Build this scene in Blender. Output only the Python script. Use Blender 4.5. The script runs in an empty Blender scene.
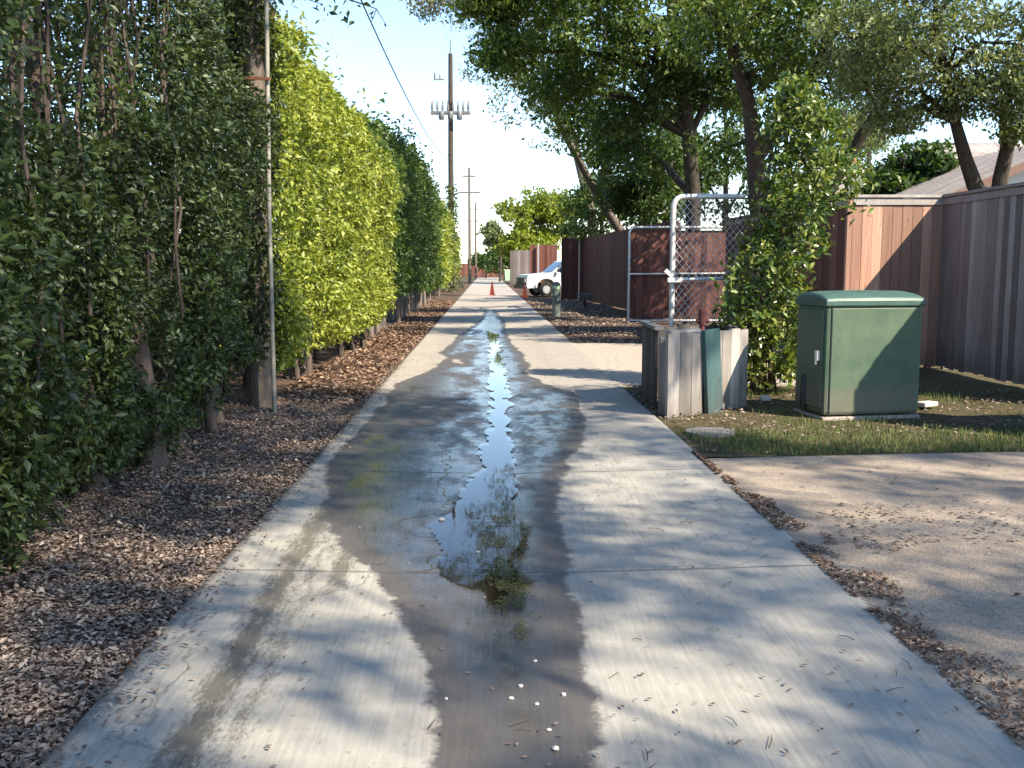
import bpy, math, random
import numpy as np
from mathutils import Vector, Matrix, Euler

R = math.radians
rng = np.random.default_rng(7)
random.seed(7)
S = bpy.context.scene
COL = S.collection

# ------------------------------------------------------------------ camera, sky, sun, exposure
cam_d = bpy.data.cameras.new("camera"); cam = bpy.data.objects.new("camera", cam_d); COL.objects.link(cam)
cam_d.sensor_width = 36.0; cam_d.lens = 35.16; cam_d.clip_start = 0.05; cam_d.clip_end = 3000
cam.location = (0, 0, 1.5)
cam.rotation_euler = Euler((R(90 - 6.67), 0, R(-1.43)), 'XYZ')
S.camera = cam

SUN = Vector((1.0, -0.9, 1.27)).normalized()          # towards the sun
world = bpy.data.worlds.new("World"); S.world = world; world.use_nodes = True
wt = world.node_tree; bg = wt.nodes["Background"]
sky = wt.nodes.new("ShaderNodeTexSky"); sky.sky_type = 'NISHITA'; sky.sun_disc = False
sky.sun_elevation = math.asin(SUN.z); sky.sun_rotation = math.atan2(SUN.x, SUN.y)
sky.air_density = 1.0; sky.dust_density = 0.15; sky.ozone_density = 2.5
wt.links.new(sky.outputs[0], bg.inputs[0]); bg.inputs[1].default_value = 0.12
sd = bpy.data.lights.new("sun", 'SUN'); so = bpy.data.objects.new("sun", sd); COL.objects.link(so)
sd.energy = 4.4; sd.angle = R(0.53); sd.color = (1.0, 0.88, 0.71)
so.rotation_euler = (-SUN).to_track_quat('-Z', 'Y').to_euler()
so.location = (20, -12, 30)
S.view_settings.view_transform = 'Standard'; S.view_settings.look = 'None'
S.view_settings.gamma = 1.0; S.view_settings.use_curve_mapping = False
S.view_settings.exposure = 1.55
S.cycles.max_bounces = 8; S.cycles.diffuse_bounces = 4; S.cycles.glossy_bounces = 3
S.cycles.transmission_bounces = 4; S.cycles.transparent_max_bounces = 8
S.cycles.caustics_reflective = False; S.cycles.caustics_refractive = False

# ------------------------------------------------------------------ helpers: noise
def _hash(ix, iy, seed):
    h = (ix.astype(np.int64) * 374761393 + iy.astype(np.int64) * 668265263 + seed * 1274126177) & 0xffffffff
    h = ((h ^ (h >> 13)) * 1274126177) & 0xffffffff
    return ((h ^ (h >> 16)) & 0xffff) / 65535.0
def noise2(x, y, seed=0, octv=3):
    x = np.asarray(x, float); y = np.asarray(y, float); t = 0; a = 1; s = 0
    for o in range(octv):
        ix = np.floor(x); iy = np.floor(y); fx = x - ix; fy = y - iy
        fx = fx*fx*(3-2*fx); fy = fy*fy*(3-2*fy)
        v = (_hash(ix, iy, seed+o)*(1-fx)+_hash(ix+1, iy, seed+o)*fx)*(1-fy) + (_hash(ix, iy+1, seed+o)*(1-fx)+_hash(ix+1, iy+1, seed+o)*fx)*fy
        t = t + a*v; s += a; a *= .5; x = x*2.03+17.1; y = y*2.03+5.3
    return t/s
def sstep(a, b, x): 
    t = np.clip((x-a)/(b-a), 0, 1); return t*t*(3-2*t)

# ------------------------------------------------------------------ helpers: objects
def wloc(o):
    v = Vector((0, 0, 0))
    while o: v = v + o.location; o = o.parent
    return v
def tag(o, label=None, cat=None, group=None, kind=None):
    if label: o["label"] = label
    if cat: o["category"] = cat
    if group: o["group"] = group
    if kind: o["kind"] = kind
    return o
def empty(name, loc, label, cat, group=None, rz=0):
    o = bpy.data.objects.new(name, None); COL.objects.link(o); o.location = loc; o.rotation_euler[2] = rz
    o.empty_display_size = .2
    return tag(o, label, cat, group)
def np_mesh(name, V, F, mat, parent=None, origin=None, local=False, rnd=None, smooth=False):
    """V (n,3), F (m,k) arrays -> one mesh object"""
    V = np.asarray(V, np.float64).reshape(-1, 3)
    off = Vector((0, 0, 0)) if origin is None else Vector(origin)
    if parent is not None and not local: off = wloc(parent)
    V = V - np.array(off)
    me = bpy.data.meshes.new(name); F = np.asarray(F, np.int32); m, k = F.shape
    me.vertices.add(len(V)); me.vertices.foreach_set("co", V.astype(np.float32).ravel())
    me.loops.add(m*k); me.loops.foreach_set("vertex_index", F.ravel())
    me.polygons.add(m); me.polygons.foreach_set("loop_start", np.arange(0, m*k, k, dtype=np.int32))
    me.polygons.foreach_set("loop_total", np.full(m, k, np.int32))
    if smooth: me.polygons.foreach_set("use_smooth", np.ones(m, bool))
    if rnd is not None:
        a = me.attributes.new("rnd", 'FLOAT', 'FACE'); a.data.foreach_set("value", np.asarray(rnd, np.float32))
    me.update(calc_edges=True); me.materials.append(mat)
    o = bpy.data.objects.new(name, me); COL.objects.link(o)
    if parent is not None: o.parent = parent
    elif origin is not None: o.location = origin
    return o
class MB:
    """collects boxes, tubes, prisms into one mesh"""
    def __init__(s): s.v = []; s.f = []; s.r = []; s.sm = []
    def add(s, vs, fs, rnd=None, smooth=False):
        b = len(s.v); s.v += [tuple(v) for v in vs]; r = random.random() if rnd is None else rnd
        for f in fs: s.f.append(tuple(i+b for i in f)); s.r.append(r); s.sm.append(smooth)
        return s
    def box(s, c, d, rz=0, rx=0, ry=0, rnd=None):
        M = Matrix.Translation(c) @ Euler((rx, ry, rz)).to_matrix().to_4x4()
        x, y, z = d[0]/2, d[1]/2, d[2]/2
        vs = [M @ Vector(p) for p in ((-x,-y,-z),(x,-y,-z),(x,y,-z),(-x,y,-z),(-x,-y,z),(x,-y,z),(x,y,z),(-x,y,z))]
        return s.add(vs, ((0,3,2,1),(4,5,6,7),(0,1,5,4),(1,2,6,5),(2,3,7,6),(3,0,4,7)), rnd)
    def bar(s, a, b, w, h, rnd=None):
        a = Vector(a); b = Vector(b); d = (b-a); L = d.length; d.normalize()
        up = Vector((0,0,1)) if abs(d.z) < .95 else Vector((1,0,0))
        sd = d.cross(up).normalized(); up = sd.cross(d)
        vs = [p + sd*i*w/2 + up*j*h/2 for p in (a, b) for i, j in ((-1,-1),(1,-1),(1,1),(-1,1))]
        return s.add(vs, ((0,1,2,3),(7,6,5,4),(0,4,5,1),(1,5,6,2),(2,6,7,3),(3,7,4,0)), rnd)
    def tube(s, pts, rad, n=8, cap=True, rnd=None, wob=0):
        pts = [Vector(p) for p in pts]
        if not hasattr(rad, '__len__'): rad = [rad]*len(pts)
        vs = []; prev = None
        for i, p in enumerate(pts):
            d = (pts[min(i+1, len(pts)-1)] - pts[max(i-1, 0)]).normalized()
            if prev is None:
                ref = Vector((0,0,1)) if abs(d.z) < .9 else Vector((1,0,0)); u = d.cross(ref).normalized()
            else:
                u = (prev - d*prev.dot(d)).normalized()
            prev = u; w = d.cross(u)
            for k in range(n):
                a = 2*math.pi*k/n; rr = rad[i]*(1+wob*(random.random()-.5))
                vs.append(p + (u*math.cos(a)+w*math.sin(a))*rr)
        fs = [(i*n+k, i*n+(k+1) % n, (i+1)*n+(k+1) % n, (i+1)*n+k) for i in range(len(pts)-1) for k in range(n)]
        s.add(vs, fs, rnd, True)
        if cap:
            s.add(vs[:n], [tuple(range(n-1, -1, -1))], rnd); s.add(vs[-n:], [tuple(range(n))], rnd)
        return s
    def prism(s, poly, y0, y1, rnd=None):
        n = len(poly); vs = [(x, y0, z) for x, z in poly] + [(x, y1, z) for x, z in poly]
        fs = [tuple(range(n)), tuple(range(2*n-1, n-1, -1))] + [(i, i+n, (i+1) % n+n, (i+1) % n) for i in range(n)]
        return s.add(vs, fs, rnd)
    def build(s, name, mat, parent=None, origin=None, local=False, bevel=0):
        off = Vector((0,0,0)) if origin is None else Vector(origin)
        if parent is not None and not local: off = wloc(parent)
        me = bpy.data.meshes.new(name); me.from_pydata([tuple(Vector(v)-off) for v in s.v], [], s.f)
        a = me.attributes.new("rnd", 'FLOAT', 'FACE'); a.data.foreach_set("value", np.array(s.r, np.float32))
        me.polygons.foreach_set("use_smooth", np.array(s.sm, bool)); me.materials.append(mat); me.update()
        import bmesh
        bm = bmesh.new(); bm.from_mesh(me); bmesh.ops.recalc_face_normals(bm, faces=bm.faces); bm.to_mesh(me); bm.free()
        o = bpy.data.objects.new(name, me); COL.objects.link(o)
        if parent is not None: o.parent = parent
        elif origin is not None: o.location = origin
        if bevel:
            b = o.modifiers.new("bevel", 'BEVEL'); b.width = bevel; b.segments = 2; b.limit_method = 'ANGLE'
        return o

# ------------------------------------------------------------------ helpers: materials
class NT:
    def __init__(s, name):
        s.m = bpy.data.materials.new(name); s.m.use_nodes = True; s.t = s.m.node_tree; s.b = s.t.nodes["Principled BSDF"]
        s.out = s.t.nodes["Material Output"]
    def n(s, typ, **kw):
        nd = s.t.nodes.new("ShaderNode"+typ)
        for k, v in kw.items():
            if k.startswith("i_"):
                key = k[2:].replace("_", " "); s.set(nd.inputs[int(key) if key.isdigit() else key], v)
            else: setattr(nd, k, v)
        return nd
    def set(s, sock, v):
        if isinstance(v, bpy.types.NodeSocket): s.t.links.new(v, sock)
        elif isinstance(v, (tuple, list)) and len(v) == 3 and sock.type == 'RGBA': sock.default_value = (*v, 1)
        else: sock.default_value = v
    def pos(s): return s.n("NewGeometry").outputs["Position"]
    def obj(s): return s.n("TexCoord").outputs["Object"]
    def attr(s, name): return s.n("Attribute", attribute_name=name).outputs["Fac"]
    def scale(s, v, sc): return s.n("Mapping", i_0=v, i_Scale=sc).outputs[0]
    def noise(s, v, sc, det=4, rough=.6, dist=0): return s.n("TexNoise", i_Vector=v, i_Scale=sc, i_Detail=det, i_Roughness=rough, i_Distortion=dist).outputs[0]
    def vor(s, v, sc, **kw): return s.n("TexVoronoi", i_Vector=v, i_Scale=sc, **kw).outputs
    def math(s, op, a, b=0.0, c=0.0, clamp=False):
        return s.n("Math", operation=op, use_clamp=clamp, i_0=a, i_1=b, i_2=c).outputs[0]
    def ramp(s, f, stops, interp='LINEAR'):
        r = s.n("ValToRGB", i_0=f); r.color_ramp.interpolation = interp; e = r.color_ramp.elements
        while len(e) < len(stops): e.new(.5)
        for el, (p, c) in zip(e, stops):
            el.position = p; el.color = (*c, 1) if hasattr(c, '__len__') else (c, c, c, 1)
        return r.outputs[0]
    def mix(s, f, a, b, blend='MIX'):
        nd = s.n("Mix", data_type='RGBA', blend_type=blend); s.set(nd.inputs[0], f); s.set(nd.inputs[6], a); s.set(nd.inputs[7], b)
        return nd.outputs[2]
    def bump(s, h, strength=.3, dist=.01): 
        nd = s.n("Bump", i_Height=h, i_Strength=strength, i_Distance=dist); s.t.links.new(nd.outputs[0], s.b.inputs["Normal"]); return nd
    def base(s, col, rough=.6, spec=.4, metal=0):
        s.set(s.b.inputs["Base Color"], col); s.set(s.b.inputs["Roughness"], rough)
        s.set(s.b.inputs["Specular IOR Level"], spec); s.set(s.b.inputs["Metallic"], metal); return s
    def to_float(s, v): return v

def leaf_mat(name, stops, trans=.35, tcol=(1.3, 1.25, .5), rough=.42, spec=.45):
    t = NT(name); r = t.attr("rnd"); c = t.ramp(r, stops)
    t.base(c, rough, spec)
    tc = t.mix(1.0, c, tcol, 'MULTIPLY')
    tr = t.n("BsdfTranslucent", i_Color=tc)
    mx = t.n("MixShader", i_0=trans, i_1=t.b.outputs[0], i_2=tr.outputs[0])
    t.t.links.new(mx.outputs[0], t.out.inputs[0]); return t.m

def bark_mat(name, c1, c2):
    t = NT(name); v = t.scale(t.obj(), (6, 6, 1.2)); n = t.noise(v, 3, 6, .7)
    t.base(t.ramp(n, [(.3, c1), (.7, c2)]), .9, .15); t.bump(n, .7, .03); return t.m

def wood_mat(name, c1, c2, c3, streak=.6):
    t = NT(name); o = t.obj(); r = t.attr("rnd")
    v = t.n("VectorMath", operation='ADD', i_0=t.scale(o, (22, 22, .9))).outputs[0]
    cb = t.n("CombineXYZ", i_X=t.math('MULTIPLY', r, 37.0), i_Y=t.math('MULTIPLY', r, 11.0), i_Z=t.math('MULTIPLY', r, 9.0)).outputs[0]
    vv = t.n("VectorMath", operation='ADD', i_0=t.scale(o, (22, 22, .9)), i_1=cb).outputs[0]
    g = t.noise(vv, 1.6, 6, .7, .4)
    big = t.noise(t.scale(o, (1.3, 1.3, .8)), 1.5, 3)
    c = t.mix(t.ramp(g, [(.25, 0), (.75, 1)]), c1, c2)
    c = t.mix(t.math('MULTIPLY', t.ramp(big, [(.35, 0), (.7, 1)]), streak), c, c3)
    c = t.mix(1.0, c, t.ramp(r, [(0, .52), (1, 1.25)]), 'MULTIPLY')
    kn = t.vor(t.scale(o, (5, 5, 1.6)), 1.7)[0]; c = t.mix(t.math('MULTIPLY', t.ramp(kn, [(.05, 1), (.12, 0)]), .55), c, (.05, .035, .03))
    zz = t.n("SeparateXYZ", i_0=t.pos()).outputs[2]
    st = t.math('ADD', zz, t.math('MULTIPLY', t.math('SUBTRACT', t.noise(t.scale(o, (7, 7, .5)), 1.2, 4), .5), 1.1))
    c = t.mix(t.math('MULTIPLY', t.ramp(st, [(.05, 1), (.42, 0)]), .45), c, (.06, .045, .036))
    t.base(c, .85, .2); t.bump(g, .4, .006); return t.m

def plain_mat(name, col, rough=.5, spec=.4, metal=0, var=.2, sc=8):
    t = NT(name); n = t.noise(t.obj(), sc, 5, .65)
    d = tuple(x*(1-var) for x in col); l = tuple(min(1, x*(1+var)) for x in col)
    t.base(t.ramp(n, [(.3, d), (.7, l)]), rough, spec, metal); t.bump(n, .06, .004); return t.m

M = {}
M['leaf_dark'] = leaf_mat("leaf_dark", [(0, (.02, .03, .014)), (.45, (.042, .066, .022)), (.85, (.085, .125, .035)), (.96, (.15, .18, .045)), (1, (.17, .10, .05))], .3)  # older hedge leaves, darkened further so the colour carries the near hedge's shade
M['leaf_sun'] = leaf_mat("leaf_sun", [(0, (.04, .07, .012)), (.3, (.15, .20, .03)), (.7, (.33, .37, .06)), (.95, (.44, .45, .12)), (1, (.38, .22, .09))], .36)  # same hedge plant, lightened so the colour carries its sunlight
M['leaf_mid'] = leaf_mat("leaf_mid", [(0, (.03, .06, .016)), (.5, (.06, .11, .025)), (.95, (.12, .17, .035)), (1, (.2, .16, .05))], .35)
M['leaf_bush'] = leaf_mat("leaf_bush", [(0, (.035, .065, .014)), (.45, (.09, .15, .028)), (.8, (.20, .25, .05)), (1, (.28, .29, .09))], .3, rough=.3, spec=.6)
M['leaf_tree'] = leaf_mat("leaf_tree", [(0, (.028, .05, .013)), (.45, (.07, .12, .026)), (.9, (.155, .215, .045)), (1, (.22, .23, .07))], .42)
M['leaf_olive'] = leaf_mat("leaf_olive", [(0, (.07, .08, .04)), (.5, (.13, .145, .075)), (1, (.22, .22, .12))], .35)
M['leaf_pale'] = leaf_mat("leaf_pale", [(0, (.07, .10, .045)), (.5, (.14, .18, .075)), (1, (.27, .30, .14))], .35)
M['leaf_lime'] = leaf_mat("leaf_lime", [(0, (.10, .14, .015)), (.5, (.18, .23, .02)), (1, (.27, .30, .035))], .4)
M['bark_dark'] = bark_mat("bark_dark", (.03, .024, .02), (.10, .08, .065))
M['bark_grey'] = bark_mat("bark_grey", (.09, .075, .06), (.24, .20, .17))
M['stem'] = bark_mat("stem", (.05, .037, .03), (.13, .10, .083))
M['fence_grey'] = wood_mat("fence_grey", (.16, .135, .125), (.35, .30, .28), (.20, .145, .13))
M['fence_cedar'] = wood_mat("fence_cedar", (.30, .145, .10), (.56, .34, .25), (.42, .26, .19), .55)
M['fence_brown'] = wood_mat("fence_brown", (.085, .036, .029), (.16, .07, .055), (.10, .048, .04), .5)
M['fence_far'] = wood_mat("fence_far", (.14, .055, .04), (.22, .09, .065), (.12, .06, .05), .5)
M['plank_white'] = wood_mat("plank_white", (.29, .265, .24), (.54, .51, .47), (.22, .17, .145), .75)
M['plank_teal'] = wood_mat("plank_teal", (.06, .14, .145), (.12, .235, .235), (.11, .16, .16), .6)
M['plank_dark'] = wood_mat("plank_dark", (.09, .082, .075), (.19, .175, .165), (.11, .095, .088), .6)
M['pole_wood'] = bark_mat("pole_wood", (.09, .07, .055), (.2, .16, .13))
M['steel'] = plain_mat("galvanised_steel", (.50, .51, .52), .42, .5, .6, .15, 20)
M['steel_white'] = plain_mat("pale_pipe", (.56, .55, .53), .5, .5, .25, .15, 20)
M['pipe_old'] = plain_mat("weathered_pipe", (.26, .245, .205), .65, .3, .15, .3, 9)
M['rust'] = plain_mat("rust", (.2, .09, .05), .8, .3, .1, .4, 20)
M['wire'] = plain_mat("wire", (.03, .03, .032), .6)
M['insulator'] = plain_mat("insulator", (.13, .13, .13), .5)
M['trafo'] = plain_mat("transformer_grey", (.12, .125, .125), .5)
M['black'] = plain_mat("black_plastic", (.015, .015, .016), .5)
M['rubber'] = plain_mat("rubber", (.02, .02, .02), .85)
M['white_paint'] = plain_mat("white_car_paint", (.78, .78, .77), .25, .6, 0, .03, 3)
M['glass'] = plain_mat("car_glass", (.05, .08, .09), .05, .8, 0, .1, 2)
M['orange'] = plain_mat("orange_plastic", (.85, .14, .05), .5, .4, 0, .1)
M['red'] = plain_mat("faded_red_paint", (.15, .05, .045), .75, .3, 0, .3, 15)
M['bollard'] = plain_mat("bollard_grey", (.10, .12, .11), .6)
M['bin_green'] = plain_mat("pale_green_plastic", (.33, .5, .33), .5)
M['siding'] = plain_mat("white_siding", (.66, .64, .61), .7, .3, 0, .06, 3)
M['brick_tan'] = plain_mat("tan_wall", (.32, .25, .2), .85, .2, 0, .15, 6)
M['trim'] = plain_mat("brown_trim", (.16, .09, .07), .7)
M['pad'] = plain_mat("concrete_pad", (.33, .29, .245), .9, .2, 0, .25, 12)
M['pad_dark'] = plain_mat("weathered_concrete", (.21, .195, .175), .9, .2, 0, .25, 12)
M['stone'] = plain_mat("pale_stone", (.45, .42, .385), .8, .3, 0, .2, 30)
M['chimney'] = plain_mat("orange_brick", (.42, .17, .09), .85, .2, 0, .2, 20)

def shingle():
    t = NT("roof_shingles"); o = t.obj()
    br = t.n("TexBrick", i_Vector=t.scale(o, (1, 1, 1)), i_Scale=1.0); br.inputs["Brick Width"].default_value = .35; br.inputs["Row Height"].default_value = .16
    br.inputs["Mortar Size"].default_value = .008
    br.inputs["Color1"].default_value = (.35, .31, .285, 1); br.inputs["Color2"].default_value = (.26, .23, .21, 1); br.inputs["Mortar"].default_value = (.12, .10, .09, 1)
    n = t.noise(o, 2, 5)
    t.base(t.mix(1.0, br.outputs[0], t.ramp(n, [(.3, .8), (.7, 1.15)]), 'MULTIPLY'), .95, .1); return t.m
M['shingle'] = shingle()

def cabinet():
    t = NT("green_cabinet_paint"); o = t.obj(); n = t.noise(o, 3, 6, .7); n2 = t.noise(t.scale(o, (9, 9, 1.5)), 2.2, 5, .7)
    c = t.mix(t.ramp(n, [(.4, 0), (.75, .7)]), (.055, .094, .06), (.115, .152, .092))
    c = t.mix(t.ramp(n2, [(.55, 0), (.85, .45)]), c, (.15, .17, .11))
    zz = t.n("SeparateXYZ", i_0=o).outputs[2]; sp = t.math('ADD', zz, t.math('MULTIPLY', t.noise(t.scale(o, (5, 5, 2)), 2.5, 6, .75), -.45))
    c = t.mix(t.math('MULTIPLY', t.ramp(sp, [(-.12, 1), (.12, 0)]), .6), c, (.13, .115, .085))
    sc = t.noise(t.scale(o, (3, 3, 30)), 3, 3, .8); c = t.mix(t.ramp(sc, [(.68, 0), (.74, .35)]), c, (.2, .22, .17))
    t.base(c, t.ramp(n, [(.3, .5), (.7, .72)]), .4); t.bump(n2, .05, .003); return t.m
M['cabinet'] = cabinet()
M['lid'] = plain_mat("teal_green_lid", (.042, .088, .070), .5, .5, 0, .2, 7)

def concrete_alley():
    t = NT("alley_concrete"); p = t.pos(); wet = t.attr("wet"); dirt = t.attr("dirt")
    broom = t.noise(t.scale(p, (60, 3.0, 1)), 1.0, 3, .6)
    grain = t.noise(p, 90, 3, .7); mid = t.noise(p, 3.2, 6, .65); big = t.noise(p, .55, 4, .6)
    dry = t.mix(t.ramp(mid, [(.3, 0), (.72, 1)]), (.265, .252, .215), (.37, .352, .30))
    dry = t.mix(t.math('MULTIPLY', t.ramp(big, [(.4, 0), (.7, 1)]), .4), dry, (.235, .225, .215))
    dry = t.mix(.28, dry, t.ramp(broom, [(.3, .12), (.7, .55)]), 'OVERLAY')
    dry = t.mix(t.math('MULTIPLY', t.ramp(grain, [(.55, 0), (.75, 1)]), .35), dry, (.2, .19, .175))
    # small dark specks and old gum spots
    sp = t.vor(p, 7, feature='F1'); spk = t.ramp(sp[0], [(.05, 1), (.09, 0)])
    dry = t.mix(t.math('MULTIPLY', spk, .45), dry, (.12, .11, .10))
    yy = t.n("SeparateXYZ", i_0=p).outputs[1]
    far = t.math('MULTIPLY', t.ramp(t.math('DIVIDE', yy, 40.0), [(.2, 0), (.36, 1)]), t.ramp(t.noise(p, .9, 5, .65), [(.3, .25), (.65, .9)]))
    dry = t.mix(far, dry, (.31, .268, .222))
    # joints and hairline cracks
    sy = t.n("SeparateXYZ", i_0=p); jy = t.math('ADD', sy.outputs[1], t.math('MULTIPLY', t.noise(p, 2.5, 3), .03))
    fr = t.math('ABSOLUTE', t.math('SUBTRACT', t.math('FRACT', t.math('DIVIDE', t.math('ADD', jy, 1.22), 2.45)), .5))
    joint = t.ramp(fr, [(.0022, 1), (.0055, 0)])
    dpos = t.n("VectorMath", operation='ADD', i_0=p, i_1=t.n("VectorMath", operation='SCALE', i_0=t.n("TexNoise", i_Vector=p, i_Scale=1.6, i_Detail=4).outputs[1], i_Scale=.9).outputs[0]).outputs[0]
    ck = t.n("TexVoronoi", i_Vector=dpos, i_Scale=.33, feature='DISTANCE_TO_EDGE').outputs[0]
    crack = t.ramp(ck, [(.0012, 1), (.004, 0)])
    lines = t.math('MAXIMUM', joint, t.math('MULTIPLY', crack, .55))
    # tyre dirt, broken up
    dn = t.math('ADD', t.math('MULTIPLY', t.noise(t.scale(p, (20, 5, 1)), 1.0, 5, .75), .6), t.math('MULTIPLY', t.noise(t.scale(p, (1, .5, 1)), 70, 3, .8), .4))
    dm = t.math('MULTIPLY', t.ramp(t.math('ADD', dirt, t.math('MULTIPLY', t.math('SUBTRACT', dn, .5), 3.6)), [(.25, 0), (.85, 1)]), .9)
    col = t.mix(dm, dry, (.085, .076, .058))
    # wetness with a ragged edge
    wn = t.noise(p, 9, 6, .7); wn2 = t.noise(t.scale(p, (3, 1.2, 1)), 1.5, 5, .65)
    we = t.math('ADD', wet, t.math('MULTIPLY', t.math('SUBTRACT', wn, .5), .28))
    wm = t.ramp(we, [(.45, 0), (.51, 1)])
    deep = t.ramp(we, [(.55, 0), (.95, 1)])
    wcol = t.mix(t.ramp(mid, [(.3, 0), (.7, 1)]), (.066, .060, .054), (.10, .092, .083))
    wcol = t.mix(t.math('MULTIPLY', deep, .55), wcol, (.055, .051, .046))
    wcol = t.mix(.25, wcol, t.ramp(broom, [(.3, .12), (.7, .55)]), 'OVERLAY')
    col = t.mix(wm, col, wcol)
    # pink utility paint marks
    col = t.mix(t.math('MULTIPLY', lines, .75), col, (.06, .055, .05))
    sheen = t.math('MULTIPLY', wm, t.ramp(t.math('ADD', t.math('MULTIPLY', deep, .6), wn2), [(.62, 0), (1.0, 1)]))
    rough = t.mix(sheen, t.mix(wm, (.85, .85, .85), (.62, .62, .62)), (.19, .19, .19))
    t.base(col, rough, .5)
    h = t.math('ADD', t.math('MULTIPLY', broom, .7), t.math('ADD', t.math('MULTIPLY', grain, .35), t.math('MULTIPLY', lines, -3.0)))
    t.bump(h, .4, .004)
    return t.m
M['alley'] = concrete_alley()

def aggregate():
    t = NT("pebbled_driveway_concrete"); p = t.pos(); v = t.vor(p, 75); n = t.noise(p, 2.2, 6, .65); n2 = t.noise(p, 30, 4, .7)
    c = t.mix(t.ramp(n, [(.3, 0), (.7, 1)]), (.215, .18, .145), (.31, .265, .215))
    c = t.mix(.5, c, t.ramp(t.n('RGBToBW', i_0=v[1]).outputs[0], [(.1, (.22, .19, .16)), (.9, (.75, .7, .64))]), 'SOFT_LIGHT')
    c = t.mix(t.ramp(n2, [(.55, 0), (.8, .5)]), c, (.13, .105, .085))
    t.base(c, .9, .2); t.bump(v[0], .5, .006); return t.m
M['driveway'] = aggregate()
def soil(name, c1, c2, c3):
    t = NT(name); p = t.pos(); n = t.noise(p, 2.0, 7, .7); f = t.noise(p, 38, 5, .75); v = t.vor(p, 34, feature='F1')
    c = t.mix(t.ramp(n, [(.3, 0), (.7, 1)]), c1, c2); c = t.mix(t.ramp(f, [(.45, 0), (.7, .8)]), c, c3)
    c = t.mix(.35, c, t.n('RGBToBW', i_0=v[1]).outputs[0], 'SOFT_LIGHT')
    t.base(c, .95, .1); t.bump(f, .8, .03); return t.m
M['soil'] = soil("verge_soil", (.055, .036, .026), (.10, .068, .05), (.16, .11, .08))
M['lawn_soil'] = soil("lawn_soil", (.055, .05, .026), (.10, .08, .045), (.13, .115, .06))
M['far_ground'] = soil("ground", (.07, .07, .03), (.11, .10, .05), (.14, .12, .07))
def litter_mat(name, stops):
    t = NT(name); t.base(t.ramp(t.attr("rnd"), stops), .75, .25); return t.m
M['litter'] = litter_mat("dry_leaves", [(0, (.06, .04, .03)), (.35, (.185, .138, .108)), (.75, (.34, .265, .205)), (.93, (.48, .40, .32)), (1, (.55, .48, .41))])
M['litter_red'] = litter_mat("dry_leaves_red", [(0, (.06, .03, .02)), (.5, (.15, .092, .06)), (.85, (.29, .19, .125)), (1, (.44, .34, .24))])
M['grass'] = litter_mat("grass_blades", [(0, (.045, .075, .018)), (.6, (.085, .125, .03)), (.9, (.14, .16, .05)), (1, (.24, .2, .1))])
M['moss_reflection'] = litter_mat("moss_reflection", [(0, (.028, .03, .012)), (1, (.07, .08, .025))])  # real green growth, toned to double as the tree's olive reflection

def water_mat():
    t = NT("water"); p = t.pos(); n = t.noise(t.scale(p, (1, .45, 1)), 7, 3, .5)
    bp = t.n("Bump", i_Height=n, i_Strength=.025, i_Distance=.02)
    fr = t.n("Fresnel", i_IOR=1.36, i_Normal=bp.outputs[0])
    gl = t.n("BsdfGlossy", i_Color=(1, 1, 1), i_Roughness=.03, i_Normal=bp.outputs[0])
    tr = t.n("BsdfTransparent", i_Color=(.62, .60, .52))
    mx = t.n("MixShader", i_0=fr.outputs[0], i_1=tr.outputs[0], i_2=gl.outputs[0])
    t.t.links.new(mx.outputs[0], t.out.inputs[0]); return t.m
M['water'] = water_mat()

# ------------------------------------------------------------------ the ground
def sheet(name, poly, z, mat, kind='structure', thick=.0):
    mb = MB(); n = len(poly)
    mb.add([(x, y, z) for x, y in poly], [tuple(range(n))])
    if thick:
        vs = [(x, y, z) for x, y in poly] + [(x, y, z-thick) for x, y in poly]
        mb.add(vs, [(i, i+n, (i+1) % n+n, (i+1) % n) for i in range(n)])
    return tag(mb.build(name, mat), kind=kind)
sheet("ground", [(-900, -300), (900, -300), (900, 1500), (-900, 1500)], -.10, M['far_ground'])

XL, XR = -1.36, 1.70
def vee(x): return -.035*(1-np.clip(np.abs(x-.15)/1.5, 0, 1))**1.0
WZ = [0, 3.0, 3.46, 4.0, 4.5, 4.9, 5.3, 6.0, 7.0, 8.7, 11.3, 13.0, 14.5, 18, 23.8, 28, 34, 40]
WL = [-.12, -.14, -.20, -.26, -.42, -.55, -.75, -1.0, -1.12, -1.30, -1.28, -1.15, -.95, -.85, -.55, -.3, -.15, 0]
WRt = [.28, .31, .37, .35, .34, .36, .38, .42, .48, .85, 1.15, .95, .65, .6, .5, .48, .35, .2]
ys = np.concatenate([np.arange(-4, 13, .04), np.arange(13, 40, .12), np.arange(40, 150, .8)])
xs = np.linspace(XL, XR, 78)
X, Y = np.meshgrid(xs, ys)
wl = np.interp(Y, WZ, WL) + .16*(noise2(Y*1.7, X*0+3, 5, 4)-.5); wr = np.interp(Y, WZ, WRt) + .16*(noise2(Y*1.9, X*0+9, 6, 4)-.5)
d = np.minimum(X-wl, wr-X)
wet = .5 + np.clip(d/.22, -1, 1)*.35 + .25*(noise2(X*3, Y*1.6, 9, 3)-.5)*sstep(.0, .3, d)
wet = wet - sstep(7.5, 11, Y)*sstep(.16, .5, np.abs(X-.15))*.75*np.clip(noise2(X*1.5+3, Y*.55, 19, 4)-.36, 0, 1)*1.6
wet = np.where(Y > 36, 0, wet)
wet = wet + .35*np.exp(-((Y-26.8)/2.6)**2-((X-.14)/.26)**2)
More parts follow.
